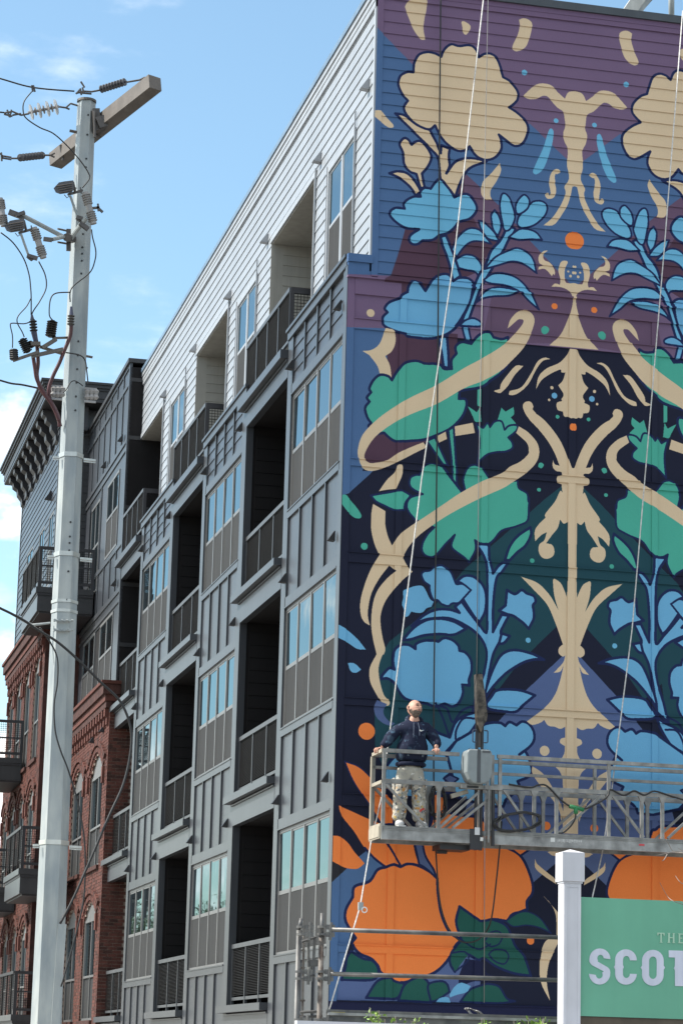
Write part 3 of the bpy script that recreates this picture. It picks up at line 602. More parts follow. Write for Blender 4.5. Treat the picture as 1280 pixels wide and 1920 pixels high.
for z0,z1 in bands:
    for i in range(7):
        ov=[w for w in wins if w[0]<ybat[i+1]-.1 and w[1]>ybat[i]+.1 and w[2]<z1 and w[3]>z0+.05]
        if ov and z1-z0>1: 
            w=ov[0]
            if w[2]>z0: box('panel',grey,Gw,.03,.06,ybat[i],ybat[i+1],z0,w[2])
            if w[3]<z1: box('panel',grey,Gw,.03,.06,ybat[i],ybat[i+1],w[3],z1)
            continue
        box('panel',grey,Gw,.03,.06,ybat[i],ybat[i+1],z0,z1)
    if z1-z0>.3:
        for q in ybat[1:-1]:
            if not any(w[0]-.06<q<w[1]+.06 and w[2]<z1 and w[3]>z0 for w in wins): box('batten',greyt,Gw,.004,.03,q-.035,q+.035,z0,z1)
box('corner_board',greyt,Gw,-.004,.03,y0-.004,y0+.1,9.95,17.5)
def window(par,x,a,b_,z0,z1,n=2,mid=.5,fm=None,door=False):
    w=empty('window' if not door else 'balcony_door',(x,a,z0)); w.parent=par; w.location=Vector((x,a,z0))-par.location
    class O: location=Vector((x,a,z0))
    def lk(o): o.parent=w; return o
    f=MB(); t=.06; f.box(x-.012,x+.06,a,a+t,z0,z1).box(x-.012,x+.06,b_-t,b_,z0,z1).box(x-.012,x+.06,a+t,b_-t,z1-t,z1).box(x-.012,x+.06,a+t,b_-t,z0,z0+t)
    for i in range(1,n): q=a+(b_-a)*i/n; f.box(x-.006,x+.06,q-.04,q+.04,z0+t,z1-t)
    zm=z0+(z1-z0)*mid; f.box(x-.01,x+.06,a+t,b_-t,zm-.03,zm+.03)
    f.v=[(p[0]-x,p[1]-a,p[2]-z0) for p in f.v]; f.build('frame',fm or frame,None).parent=w
    for i in range(n):
        q0=a+(b_-a)*i/n+.04; q1=a+(b_-a)*(i+1)/n-.04
        o=box('pane',glass,None,x+.006,x+.03,q0,q1,zm,z1-t); o.location-=O.location; o.parent=w
        o=box('screen' if not door else 'pane',screen if not door else glass,None,x+.004,x+.025,q0,q1,z0+t,zm); o.location-=O.location; o.parent=w
    return w
for i,(a,b_,z0,z1) in enumerate(wins): window(Gw,.022,a,b_,z0,z1,2,.52,door=(i==1))
for y_,z_ in ((23.13,15.85),(25.94,15.85),(23.14,12.4)): hood(Gw,.0,y_,z_,char,.7)
# brick base of the wing ------------------------------------------------
def arch(y,c,hw,zs_,rise): 
    t=(y-c)/hw; return zs_+rise*(1-t*t) if abs(t)<1 else None
def brickface(par,x,ya,yb,za,zb,holes,name='brickwork',seed=1):
    rnd=random.Random(seed); V=MB(); rows=int((zb-za)/.0762)
    for r in range(rows):
        z0=za+r*.0762; z1=z0+.0655; y=ya-(.1 if r%2 else 0)
        while y<yb:
            p0=max(y+.005,ya); p1=min(y+.198,yb); y+=.203
            if p1-p0<.03: continue
            zc=(z0+z1)/2; iv=[(p0,p1)]
            for (hc,hw,h0,hs,hr) in holes:
                if not h0<zc<hs+hr: continue
                w_=hw if zc<hs else hw*math.sqrt(max(0,1-(zc-hs)/hr)); a_,b2_=hc-w_,hc+w_
                iv=[q for (u,w) in iv for q in ((u,min(w,a_)),(max(u,b2_),w)) if q[1]-q[0]>.015]
            for p0,p1 in iv:
              d=rnd.uniform(-.003,.004); V.add([(x+d,p0,z0),(x+d,p1,z0),(x+d,p1,z1),(x+d,p0,z1),(x+.03,p0,z0),(x+.03,p1,z0),(x+.03,p1,z1),(x+.03,p0,z1)],[(0,1,2,3),(0,4,5,1),(3,2,6,7),(0,3,7,4),(1,5,6,2)],rnd.random()<.25)
    o=V.build(name,[brickm,brickb],par); o['kind']='stuff'; return o
def brickwall(par,x,ya,yb,ztop,holes,seed,ret=True):
    # mortar backing split round the openings
    hs=sorted(holes); bands_=sorted({h[2] for h in hs}); m_=MB(); cols=sorted({(h[0]-h[1],h[0]+h[1]) for h in hs}); y=ya
    for c0,c1 in cols:
        m_.box(x+.012,x+.35,y,c0,0,ztop); 
        zz_=0
        for h in [h for h in hs if abs(h[0]-h[1]-c0)<1e-6]:
            if h[2]>zz_: m_.box(x+.012,x+.35,c0,c1,zz_,h[2])
            zz_=h[3]+h[4]
            n=8      # spandrel above the curved head
            for i in range(n):
                q0=c0+(c1-c0)*i/n; q1=c0+(c1-c0)*(i+1)/n; tt=((q0+q1)/2-h[0])/h[1]; m_.box(x+.013,x+.30,q0,q1,h[3]+h[4]*(1-tt*tt),zz_+.001)
        m_.box(x+.012,x+.35,c0,c1,zz_,ztop); y=c1
    m_.box(x+.012,x+.35,y,yb,0,ztop); m_.build('mortar',mort,par)
    brickface(par,x,ya,yb,0.0,ztop,holes,seed=seed)
    for (c,hw,h0,hs_,hr) in holes:       # hood moulding of projecting bricks
        n=17; v=MB()
        for ring,(k,pr) in enumerate(((1.10,.03),(1.34,.055))):
            for i in range(n):
                t0=-1+2*i/n; t1=-1+2*(i+1)/n-.02
                P=[]
                for t,kk in ((t0,k),(t1,k),(t1,k+.16),(t0,k+.16)):
                    P.append((c+t*hw*kk, hs_+hr*(1-t*t)+ (kk-1)*.62))
                v.add([(x-pr,p[0],p[1]) for p in P]+[(x+.01,p[0],p[1]) for p in P],[(0,1,2,3),(0,4,5,1),(1,5,6,2),(2,6,7,3),(3,7,4,0)],i%3==0)
        for s_ in (-1,1):
            q=c+s_*hw*1.22; v.box(x-.055,x+.01,q-.09,q+.09,hs_-.32,hs_+.05)
        v.build('arch_moulding',[brickm,brickb],par)
        box('window_sill',brickb,par,x-.06,x+.12,c-hw-.06,c+hw+.06,h0-.09,h0)
        w=empty('window',(x+.075,c-hw,h0)); w.parent=par; w.location=Vector((x+.075,c-hw,h0))-par.location
        xx=x+.075; o_=(xx,c-hw,h0); top=hs_; f=MB(); N_=8
        f.box(xx-.03,xx+.05,c-hw,c-hw+.06,h0,top).box(xx-.03,xx+.05,c+hw-.06,c+hw,h0,top).box(xx-.02,xx+.05,c-.035,c+.035,h0,top).box(xx-.03,xx+.05,c-hw,c+hw,h0,h0+.06).box(xx-.03,xx+.05,c-hw+.06,c+hw-.06,top-.07,top).box(xx-.03,xx+.05,c-hw+.06,c+hw-.06,h0+(top-h0)*.42,h0+(top-h0)*.42+.05)
        for i in range(N_):
            q0=c-hw+2*hw*i/N_; q1=q0+2*hw/N_; tt=((q0+q1)/2-c)/hw; f.box(xx-.02,xx+.05,q0,q1,top,top+hr*(1-tt*tt)+.02)
        f.v=[tuple(p[i]-o_[i] for i in range(3)) for p in f.v]; f.build('frame',frame,None).parent=w
        for q0,q1 in ((c-hw+.06,c-.035),(c+.035,c+hw-.06)):
            for z0,z1,M_ in ((h0+(top-h0)*.42+.05,top-.07,glass),(h0+.06,h0+(top-h0)*.42,screen)):
                o=box('pane' if M_ is glass else 'screen',M_,None,xx+.01,xx+.02,q0,q1,z0,z1); o.location-=Vector(o_); o.parent=w
XB=-.11
h1=[(24.15,1.05,5.9,8.05,.45),(27.45,1.05,5.9,8.05,.42),(24.15,1.05,2.45,4.75,.35),(27.45,1.05,2.45,4.75,.35)]
brickwall(Gw,XB,22.62,29.6,9.45,h1,3)
# return face towards the camera: single bricks
MB().box(XB+.012,.9,22.37,22.62,0,9.9).build('mortar',mort,Gw)
rnd=random.Random(5); cnt=0
bmesh_=[bpy.data.meshes.new('brick') for _ in range(2)]
for me,M_ in zip(bmesh_,(brickm,brickb)):
    t_=MB().box(0,.193,0,.04,0,.0655); me.from_pydata(t_.v,[],t_.f); me.materials.append(M_)
for r in range(int((9.45-2.0)/.0762)):
    z0=2.0+r*.0762
    for c in range(3):
        x0=XB+c*.203-(.1 if r%2 else 0)
        if x0<XB-.001: x0=XB; sx=.5
        else: sx=1
        o=bpy.data.objects.new('brick',bmesh_[rnd.random()<.3]); o.location=Vector((x0,22.355+rnd.uniform(-.003,.004),z0))-Gw.location; o.scale=(sx,1,1); link(o,Gw)
brickface(Gw,XB,22.37,22.62,0,9.45,[],seed=9)
def brick_cornice(par,x,ya,yb,z,ysid=None):
    v=MB(); 
    n=int((yb-ya)/.46)
    for i in range(n):
        q=ya+.06+i*.46; v.add([(x+a_,b2_,c_) for a_,c_ in ((-.10,z-.11),(-.10,z-.28),(-.05,z-.30),(-.05,z-.46),(0,z-.50),(0,z-.11)) for b2_ in (q,q+.20)],[(0,2,3,1),(2,4,5,3),(4,6,7,5),(6,8,9,7),(0,10,8,6,4,2),(1,3,5,7,9,11)])
    v.each('dentil',brickm,par)
    for k,(a,b_,p) in enumerate(((-.10,.04,.10),(.045,.19,.13),(.195,.42,.19),(.425,.50,.235))):
        box('cornice_course',brickm if k%2 else brickb,par,x-p,x+.5,(ysid if ysid is not None else ya)-p,yb,z+a,z+b_)
brick_cornice(Gw,XB,22.4,29.6,9.48)
for y_,z_ in ((23.2,9.0),(24.9,8.95)): hood(Gw,XB,y_,z_,blackm,.7)
# ------------------------------------------------------------------ corner block with the bracketed cornice
Cb=empty('corner_block',(-.75,29.6,0),label='far corner block with a deep bracketed cornice, grey lap siding and arched brick windows',cat='building')
XC=-.75; YA,YB=29.6,38.7
MB().box(XC+.06,XR,YA+.02,YB,0,18.2).build('wall',dark,Cb)
cw=[(31.6,33.1),(34.6,36.1)]
fl_w=[(13.6,15.5)]
for k in range(28):
    z0=12.75+k*.187
    if z0>17.45: break
    segs=[(YA,YB)]
    if 13.5<z0<15.5: segs=[(YA,30.2),(31.2,32.2),(33.4,35.0),(36.5,YB)]
    for a,b_ in segs: plank(Cb,grey,'X',a,b_,z0,z0+.186,XC,.03)
    plank(Cb,char,'Y',XC+.03,.6,z0,z0+.186,YA,.02)
for a,b_ in ((30.2,31.2),(32.2,33.4),(35.0,36.5)): window(Cb,XC+.02,a,b_,13.62,15.55,2,.5)
box('corner_board',greyt,Cb,XC-.01,XC+.03,YA,YA+.12,12.7,17.5); box('corner_board',greyt,Cb,XC-.01,XC+.03,YB-.12,YB,12.7,17.5)
for z0,z1,p in ((17.45,17.58,.03),(17.6,17.66,.05)): box('frieze_board',greyt,Cb,XC-p,.6,YA-p,YB,z0,z1)
MB().box(XC+.01,.6,YA+.0,YB,17.5,18.2).build('frieze_board',grey,Cb)
# cornice: stepped soffit, crown
co=MB(); zc=18.15
for p,z0,z1 in ((.50,zc,zc+.10),(.53,zc+.10,zc+.30),(.57,zc+.30,zc+.36),(.62,zc+.36,zc+.44),(.66,zc+.44,zc+.50)):
    co.box(XC-p,2.5,YA-p-.35,YB+p,z0,z1)
co.build('cornice',char,Cb); box('cornice_lip',greyt,Cb,XC-.515,XC-.5,YA-.85,YB+.5,zc+.02,zc+.09)
for i in range(8):
    q=YA+.5+i*1.16; v=MB()
    prof=[(0,18.14),(-.46,18.14),(-.44,18.02),(-.36,17.96),(-.34,17.86),(-.22,17.78),(-.20,17.64),(-.09,17.5),(-.07,17.36),(0,17.3)]
    n=len(prof); v.add([(XC+a,q-.2,b_) for a,b_ in prof]+[(XC+a,q+.2,b_) for a,b_ in prof],[tuple(range(n)),tuple(range(2*n-1,n-1,-1))]+[(j,(j+1)%n,n+(j+1)%n,n+j) for j in range(n)])
    v.build('bracket',blackm,Cb)
for i in range(2): v=MB().box(XC+.4+i*.8,XC+.66+i*.8,YA-.4,YA,17.5,18.14); v.build('bracket',blackm,Cb)
hood(Cb,XC,31.0,16.1,blackm); hood(Cb,XC,33.0,12.0,blackm)
hc=[(31.1,.72,9.1,11.5,.5),(33.4,.72,9.1,11.5,.5),(35.6,.72,9.1,11.5,.5),(37.6,.62,9.1,11.5,.5),
    (31.1,.72,5.7,8.05,.35),(33.4,.72,5.7,8.05,.35),(35.6,.72,5.7,8.05,.35),(37.6,.62,5.7,8.05,.35),(31.1,.72,2.4,4.6,.35),(33.4,.72,2.4,4.6,.35),(35.6,.72,2.4,4.6,.35),(37.6,.62,2.4,4.6,.35)]
hc=sorted(hc,key=lambda h:(h[0],h[2]))
brickwall(Cb,XC-.1,YA,YB,12.2,hc,12)
MB().box(XC-.1,.2,YA-.02,YA+.02,0,12.2).build('side_wall',brickb,Cb)
brick_cornice(Cb,XC-.1,YA,YB,12.2)
# projecting balconies ---------------------------------------------------
def proj_balcony(x0,x1,y0,y1,fl,label,group='projecting balconies on the far blocks'):
    t=empty('balcony',(x0,y0,fl),label=label,cat='balcony',group=group)
    def bx(n,M,*a): return box(n,M,t,*a)
    bx('slab',char,x0,x1,y0,y1,fl-.16,fl-.02); bx('slab',blackm,x0+.02,x1,y0+.02,y1,fl-.22,fl-.16); bx('fascia',char,x0+.05,x1,y0+.05,y1,fl-.62,fl-.22); bx('underside',blackm,x0+.1,x1,y0+.1,y1,fl-.66,fl-.62)
    bx('edge_board',greyt,x0+.035,x0+.05,y0+.06,y1,fl-.62,fl-.22); bx('edge_board',greyt,x0-.015,x0,y0+.0,y1,fl-.16,fl-.02)
    f=MB(); f.box(x0+.03,x1,y0+.02,y0+.09,fl+.93,fl+1.0).box(x0+.03,x1,y0+.03,y0+.08,fl+.07,fl+.13)
    for xx in (x0+.03,x1-.08): f.box(xx,xx+.08,y0+.02,y0+.09,fl-.02,fl+.93)
    f.box(x0+.1,x1-.08,y0+.04,y0+.07,fl+.50,fl+.54)
    f.box(x0+.0,x0+.06,y0+.09,y1,fl+.93,fl+1.0)
    f.v=[(a-x0,b_-y0,c-fl) for a,b_,c in f.v]; f.build('rail_frame',blackm,None).parent=t
    m_=MB(); n=int((x1-x0)/.055)
    for i in range(n): xx=x0+.1+i*.055; m_.box(xx,xx+.008,y0+.05,y0+.056,fl+.13,fl+.93)
    for i in range(14): zz_=fl+.14+i*.056; m_.box(x0+.1,x1-.08,y0+.056,y0+.062,zz_,zz_+.008)
    m_.v=[(a-x0,b_-y0,c-fl) for a,b_,c in m_.v]; m_.build('wire_mesh',slatm,None).parent=t
    m_=MB()
    for i in range(20): zz_=fl+.12+i*.041; m_.box(x0+.02,x0+.03,y0+.09,y1,zz_,zz_+.022)
    for i in range(4): yy=y0+.5+i*(y1-y0-.6)/3; m_.box(x0+.0,x0+.03,yy,yy+.04,fl-.02,fl+.93)
    m_.v=[(a-x0,b_-y0,c-fl) for a,b_,c in m_.v]; m_.build('louvre',slatm,None).parent=t
    return t
proj_balcony(-1.42,-.012,27.0,30.6,12.93,'black balcony below the bracketed cornice, highest of the far balconies')
proj_balcony(-1.48,-.36,27.0,30.6,6.05,'black balcony wrapping the brick corner at second floor height beside the steel pole')
proj_balcony(-1.48,-.36,27.0,30.6,2.61,'black balcony low on the brick corner, bottom one beside the pole')
proj_balcony(-2.4,-.87,33.6,36.6,9.45,'black balcony at the left picture edge on the brick block, upper one')
proj_balcony(-2.4,-.87,33.6,36.6,6.01,'black balcony at the left picture edge on the brick block, lower one')
# ------------------------------------------------------------------ steel pole with its hardware
galv=mat('galvanised_steel',(.26,.295,.31),.42,.14,5.5,metal=.0,bump=.15,bscale=25,stretch=(1,1,.3),col2=(.34,.36,.35),spec=.5)
galv2=mat('weathered_steel_arm',(.115,.10,.088),.55,.15,6,metal=.3)
porc=mat('grey_porcelain',(.27,.26,.255),.35,.08,8)
polym=mat('grey_polymer',(.07,.07,.078),.5,.1,8)
rubber=mat('black_rubber',(.012,.012,.013),.5,.1,8)
redc=mat('red_brown_cable_jacket',(.070,.022,.026),.45,.3,6)
bolt=mat('dark_hardware',(.10,.09,.085),.5,.2,9,metal=.5)
YP=-1.0
def PP(px,py,dy=0.): return at(px,py,'Y',YP+dy)
pb=PP(87.5,1905); pt=PP(163,190); up=(pt-pb)/(pt.z-pb.z); base=pb-up*pb.z
Po=empty('utility_pole',base,label='tall tapered galvanised steel utility pole standing on the pavement',cat='pole')
def axis_at(z): return base+up*z
def rad(z): return .196+(.118-.196)*(z/pt.z)
rots=math.radians(-70)
v=MB(); nz=26; ns=6
for i in range(nz+1):
    z=pt.z*i/nz; c=axis_at(z)
    for k in range(ns):
        a=rots+2*math.pi*k/ns; v.v.append((c.x+rad(z)*1.07*math.cos(a),c.y+rad(z)*1.07*math.sin(a),z))
for i in range(nz):
    for k in range(ns): v.f.append((i*ns+k,i*ns+(k+1)%ns,(i+1)*ns+(k+1)%ns,(i+1)*ns+k)); v.mi.append(0)
v.f.append(tuple(nz*ns+k for k in range(ns))); v.mi.append(0)
v.build('shaft',galv,Po)
c=axis_at(pt.z); MB().tube([c-Vector((0,0,.02)),c+Vector((0,0,.012))],.135,18).build('top_cap',galv2,Po)
def zpx(py): # height of the pole axis at picture row
    t=(py-190)/(1905-190); return pt.z+(pb.z-pt.z)*t
hl=MB()
for py in (221,258,303,319,444,469,481,494,518,645,671,697,722,748,774,983,1010,1022,1036,1075,1128): 
    z=zpx(py)+.0; p=PP(163-(py-190)*.0441+2,py); c=axis_at(p.z)
    q=Vector((p.x,c.y-rad(p.z)*1.0-.004,p.z)); hl.tube([q,q+Vector((0,.05,0))],.014,8)
for py in (355,600,760,1030,1400): 
    p=PP(163-(py-190)*.0441-14,py); hl.tube([p+Vector((-.012,-.06,0)),p+Vector((.05,-.02,0))],.011,6)
hl.each('bolt_hole',rubber,Po)
def band(py,w=.035,h=.03,lugs=True):
    z=zpx(py); c=axis_at(z); v=MB(); n=6; R_=(rad(z)*1.07+.012)
    for k in range(n):
        a=rots+2*math.pi*k/n; b_=rots+2*math.pi*(k+1)/n
        P=[(c.x+r*math.cos(t),c.y+r*math.sin(t),zz_) for t in (a,b_) for r in (R_,R_-.02) for zz_ in (z-h,z+h)]
        v.add(P,[(0,1,5,4),(1,3,7,5),(0,4,6,2),(0,2,3,1),(4,5,7,6)])
    if lugs:
        for s_,l_ in ((1,.16),(-1,.08)): v.bar((c.x+s_*R_,c.y-.05,z-.04),(c.x+s_*(R_+l_),c.y-.05,z-.045),.03); v.bar((c.x+s_*R_,c.y-.05,z-.07),(c.x+s_*(R_+l_),c.y-.05,z-.075),.014)
    return v.build('clamp_band',mat('band_metal',(.5,.5,.47),.35,.1,5,metal=.6) if 'band_metal' not in bpy.data.materials else bpy.data.materials['band_metal'],Po)
band(888); band(1075); band(1601); band(1163,lugs=False,h=.02); band(1181,lugs=False,h=.02)
bb=MB()
for py in (1163,1181):
    for px in (103,112,121,131): p=PP(px,py,-.19); bb.tube([p,p+Vector((.05,0,0))],.016,6); bb.tube([p+Vector((0,-.02,0)),p+Vector((0,.03,0))],.02,6)
bb.each('clamp_bolt',galv,Po)
cb_=MB(); p0=PP(104,1732,-.19); p1=PP(104,1925,-.19); w_=.13
cb_.bar(p0+Vector((.09,.02,0)),axis_at(.6)+Vector((.06,-.19,0)),.11,.06,up=(0,1,0)); cb_.build('cable_guard',galv,Po)
# crossarm on top, reaching right and away
v=MB(); a=PP(118,296,.9); b_=PP(283,152,-1.1)
v.bar(PP(104,302,1.0),PP(291,155,-1.15),.20,.20); v.build('crossarm',galv2,Po)
v=MB(); v.bar(PP(181,237,-.1),PP(196,232,-.1),.30,.16); v.bar(PP(178,210,-.05),PP(181,250,-.05),.10,.3,up=(0,1,0)); v.tube([PP(178,208,-.22),PP(178,258,-.22)],.02,6); v.tube([PP(180,254),PP(189,258)],.02,6); v.tube([PP(131,245,-.1),PP(145,248,-.1)],.02,6); v.tube([PP(114,272,.7),PP(119,301,.7)],.02,6); v.each('arm_bracket',bolt,Po)
def sheds(a,b_,n,r,core=.012,M=polym,r2=None,name='insulator',par=Po):
    a=Vector(a);b_=Vector(b_); d=(b_-a); v=MB(); v.tube([a-d*.04,b_+d*.04],core,8)
    dn=d.normalized()
    for i in range(n):
        p=a+d*((i+.5)/n); rr=(r2 if (r2 and i%2) else r); t_=min(.010,d.length/n*.22)
        v.tube([p-dn*t_,p-dn*t_*.2,p+dn*t_],[core*1.2,rr,rr*.93],14)
    return v.build(name,M,par,smooth=False)
sheds(PP(188,168,-.2),PP(236,153,-.5),9,.056); sheds(PP(36,296),PP(82,291,.5),8,.054); sheds(PP(55,211),PP(109,200),7,.112,.02,porc,.062)
lk=MB()
for a_,b_ in (((238,154),(262,150)),((262,150),(272,145)),((188,169),(172,172)),((172,172),(158,171)),((158,171),(143,175)),((172,176),(150,174)),((150,168),(143,176)),((110,200),(124,202)),((124,202),(133,194)),((124,202),(131,205)),((133,194),(146,198)),((55,213),(40,216)),((40,216),(24,209)),((40,213),(24,216)),((24,209),(8,212)),((8,214),(24,218)),((14,206),(18,219)),((22,206),(19,220)),((82,291),(95,291)),((95,291),(103,287)),((95,291),(103,295)),((36,297),(22,297)),((22,295),(3,292)),((22,299),(3,296)),((3,286),(4,302)),((60,160),(62,172)),((63,160),(66,172)),((152,153),(159,164)),((151,166),(153,178)),((155,164),(158,176))):
    lk.tube([PP(*a_),PP(*b_)],.013,6)
lk.build('line_hardware',bolt,Po)
# triple bracket with fuse cut-outs and arresters
v=MB()
v.tube([PP(41,403,-.35),PP(125,447,-.3)],.032,8); v.tube([PP(133,447,-.3),PP(162,408,-.55)],.032,8); v.tube([PP(98,449,-.5),PP(120,444,-.35)],.028,8)
v.each('bracket_arm',galv,Po)
v=MB(); v.bar(PP(129,430,-.2),PP(129,470,-.2),.06,.05,up=(0,1,0)); v.tube([PP(126,445,-.38),PP(136,448,-.1)],.06,8)
v.tube([PP(109,429,-.3),PP(127,433,-.2)],.014,6); v.tube([PP(109,454,-.3),PP(127,457,-.2)],.014,6); v.bar(PP(17,397,-.35),PP(46,408,-.35),.05,.07); v.bar(PP(30,404,-.40),PP(47,398,-.40),.045,.045); v.bar(PP(82,448,-.5),PP(98,450,-.5),.05,.05); v.bar(PP(150,418,-.5),PP(166,430,-.5),.05,.06); v.each('bracket_plate',bolt,Po)
def post(a,b_,name='porcelain_insulator'):
    A=PP(*a,-.5); Bv=PP(*b_,-.5); d=Bv-A; M_=A+d*.5
    sheds(A+d*.05,A+d*.40,5,.066,.045,porc,name=name); sheds(A+d*.60,A+d*.93,5,.066,.045,porc,name=name)
    MB().tube([A,Bv],.045,10).build('insulator_body',porc,Po)
post((64,427),(82,484)); post((160,361),(176,420)); post((0,372),(8,424))
def cutout(px,py):
    v=MB(); o=PP(px,py,-.55); w=.0072
    P=[(0,-8),(10,-19),(20,-21),(37,-23),(38,-6),(34,0),(12,3),(4,0)]
    F_=[PP(px+a,py+b_,-.62) for a,b_ in P]; K_=[PP(px+a,py+b_,-.44) for a,b_ in P]; n=len(P)
    v.add(F_+K_,[tuple(range(n)),tuple(range(2*n-1,n-1,-1))]+[(i,(i+1)%n,n+(i+1)%n,n+i) for i in range(n)])
    v.build('fuse_hood',polym,Po)
    r_=MB()
    for k in range(4): r_.tube([PP(px+4+k*3,py-12+k*4,-.63),PP(px+35,py-17+k*4,-.63)],.007,5)
    r_.tube([PP(px+36,py-20,-.6),PP(px+41,py+1,-.55)],.018,6); r_.bar(PP(px+27,py+4,-.55),PP(px+54,py-4,-.5),.035,.03); r_.tube([PP(px+20,py+4,-.55),PP(px+25,py+10,-.55),PP(px+29,py+7,-.55)],.006,5); r_.tube([PP(px+50,py-10,-.5),PP(px+52,py+2,-.5)],.01,5)
    r_.build('fuse_hardware',bolt,Po)
    MB().tube([PP(px+31,py+6,-.55),PP(px+45,py+46,-.5)],.017,8).build('fuse_tube',galv,Po)
    MB().bar(PP(px+42,py+46,-.5),PP(px+62,py+52,-.5),.05,.05).tube([PP(px+44,py+50,-.5),PP(px+50,py+55,-.5),PP(px+60,py+48,-.5)],.016,6).build('fuse_hinge',bolt,Po)
cutout(101,361); cutout(9,433)
v=MB(); v.bar(PP(168,391,-.5),PP(187,389,-.5),.03,.03); v.bar(PP(182,388,-.5),PP(193,398,-.5),.03,.03); v.tube([PP(184,382,-.5),PP(185,396,-.5)],.014,6); v.build('terminal',bolt,Po)
# lower arresters, potheads
sheds(PP(99,602,-.4),PP(95,631,-.4),7,.075,.035,rubber); sheds(PP(42,636,-.4),PP(53,660,-.4),7,.068,.03,rubber); sheds(PP(62,600,-.4),PP(64,622,-.4),4,.055,.03,rubber); sheds(PP(134,590,-.3),PP(133,610,-.3),4,.05,.025,bolt); sheds(PP(57,640,-.35),PP(59,652,-.35),3,.05,.025,rubber)
sheds(PP(26,656,-.5),PP(27,674,-.5),5,.062,.05,rubber)
v=MB(); v.bar(PP(26,676,-.5),PP(72,660,-.4),.05,.04); v.bar(PP(60,668,-.4),PP(118,655,-.3),.05,.05); v.bar(PP(80,652,-.4),PP(106,636,-.4),.05,.05); v.bar(PP(75,650,-.35),PP(120,664,-.2),.045,.03); v.bar(PP(100,634,-.4),PP(130,633,-.2),.03,.03); v.bar(PP(58,645,-.4),PP(76,645,-.4),.08,.05); v.tube([PP(159,667),PP(174,670)],.017,6); v.tube([PP(157,688),PP(165,690)],.014,6); v.each('support_bracket',galv2,Po)
v=MB(); 
for a_ in ([(66,622),(70,650),(72,680),(70,705),(78,732),(98,757),(110,782),(112,800)],[(62,665),(66,690),(70,712),(84,738),(100,762),(112,790)],[(134,610),(132,630),(122,655),(112,680),(100,705),(92,730),(95,752),(106,775),(114,800)]):
    v.tube(smooth_pts([PP(x,y,-.30+.03*i) for i,(x,y) in enumerate(a_)]),.026,8)
v.each('riser_cable',redc,Po,smooth=True)
v=MB(); v.tube([PP(60,590,-.4),PP(62,604,-.4)],[.014,.034],8); v.tube([PP(134,575,-.3),PP(134,592,-.3)],[.016,.03],8); v.tube([PP(63,622,-.4),PP(68,640,-.38)],.034,8); v.build('cable_termination',mat('blue_black_polymer',(.03,.035,.07),.45,.2,8),Po)
v=MB()
for px,py,s_ in ((107,735,1),(170,740,1)):
    for k in range(3): p=PP(px-6+k*8,py,-.1); v.tube([p+Vector((0,0,-.07)),p+Vector((0,0,-.04)),p+Vector((0,0,.0)),p+Vector((0,0,.05)),p+Vector((0,0,.07))],[.02,.045,.028,.045,.02],10)
    v.bar(PP(px-12,py-12,-.1),PP(px+12,py-10,-.1),.02,.03); v.bar(PP(px-12,py+12,-.1),PP(px+10,py+14,-.1),.02,.03)
v.each('spool_insulator',porc,Po)
wires=[]
def wire(pts,r,label,dy=-.4,M=rubber,name='power_line',cat='wire',n=6):
    v=MB().tube(smooth_pts([PP(*p,dy) if len(p)==2 else PP(*p) for p in pts]),r,6); o=v.build(name,M,None,smooth=True); tag(o,label,cat,'wires on the steel pole'); return o
wire([(-120,112),(0,147),(63,164),(140,171)],.011,'thin conductor running out of the left edge to the crossarm insulator at the pole top',0)
wire([(-60,205),(8,211)],.011,'short conductor entering at the left towards the disc insulator string',0)
wire([(-60,260),(0,288),(5,295)],.010,'conductor entering at the left below the disc insulators',0)
wire([(60,172),(46,190),(44,208),(50,222),(75,239),(100,250),(125,272),(150,300),(165,322),(168,335),(155,352)],.009,'thin black jumper looping from the top conductor across the pole to the upper cutout')
wire([(172,430),(174,445),(180,470),(178,490),(168,512),(135,540),(132,566)],.009,'black jumper curving off the right side of the pole to the cable termination')
wire([(132,548),(105,550),(95,562),(93,590),(99,600)],.009,'black jumper from pole to the middle lower arrester')
wire([(2,436),(25,455),(45,485),(55,515),(58,540),(59,558),(59,590)],.009,'black jumper dropping from the left cutout to the left termination')
wire([(73,490),(85,515),(87,540),(75,565),(62,585),(58,600)],.009,'black jumper hanging from the second cutout')
wire([(58,560),(50,575),(35,592),(33,605),(42,622),(46,632)],.008,'black jumper bending down to the slanted arrester')
wire([(56,604),(45,607),(24,606),(20,610),(24,630),(24,652)],.008,'squared black jumper to the lowest arrester at the far left')
wire([(124,661),(150,666),(160,676),(163,695),(166,722)],.009,'black lead hooking round the right side of the pole',-.25)
wire([(118,737),(125,730),(132,718),(140,714),(150,719),(156,724)],.008,'thin wire arching over the front of the pole at cornice height',-.25)
wire([(-40,703),(0,713),(22,719),(45,722),(90,732),(100,735)],.013,'thin service wire from the left edge to the spool insulators',0)
wire([(-40,1122),(0,1140),(40,1160),(75,1183),(110,1205),(150,1240),(190,1280),(222,1310),(240,1345),(247,1380),(243,1425),(230,1475),(205,1530),(175,1600),(140,1680),(113,1732)],.017,'thick black cable sagging across the brick wing and back to the pole',-.35)
wire([(75,1176),(95,1205),(108,1235),(108,1280),(102,1320),(104,1370),(115,1410),(127,1440),(145,1500),(158,1570),(160,1640),(155,1700),(135,1780),(115,1850)],.011,'thinner black cable looping down behind the thick one',-.30)
v=MB().tube([PP(0,1139,.02),PP(60,1172,.0),PP(95,1168,-.05)],[.012,.020,.014],8); tag(v.build('cable_clamp',galv,None),'galvanised dead end clamp gripping the thick black cable left of the pole','clamp')
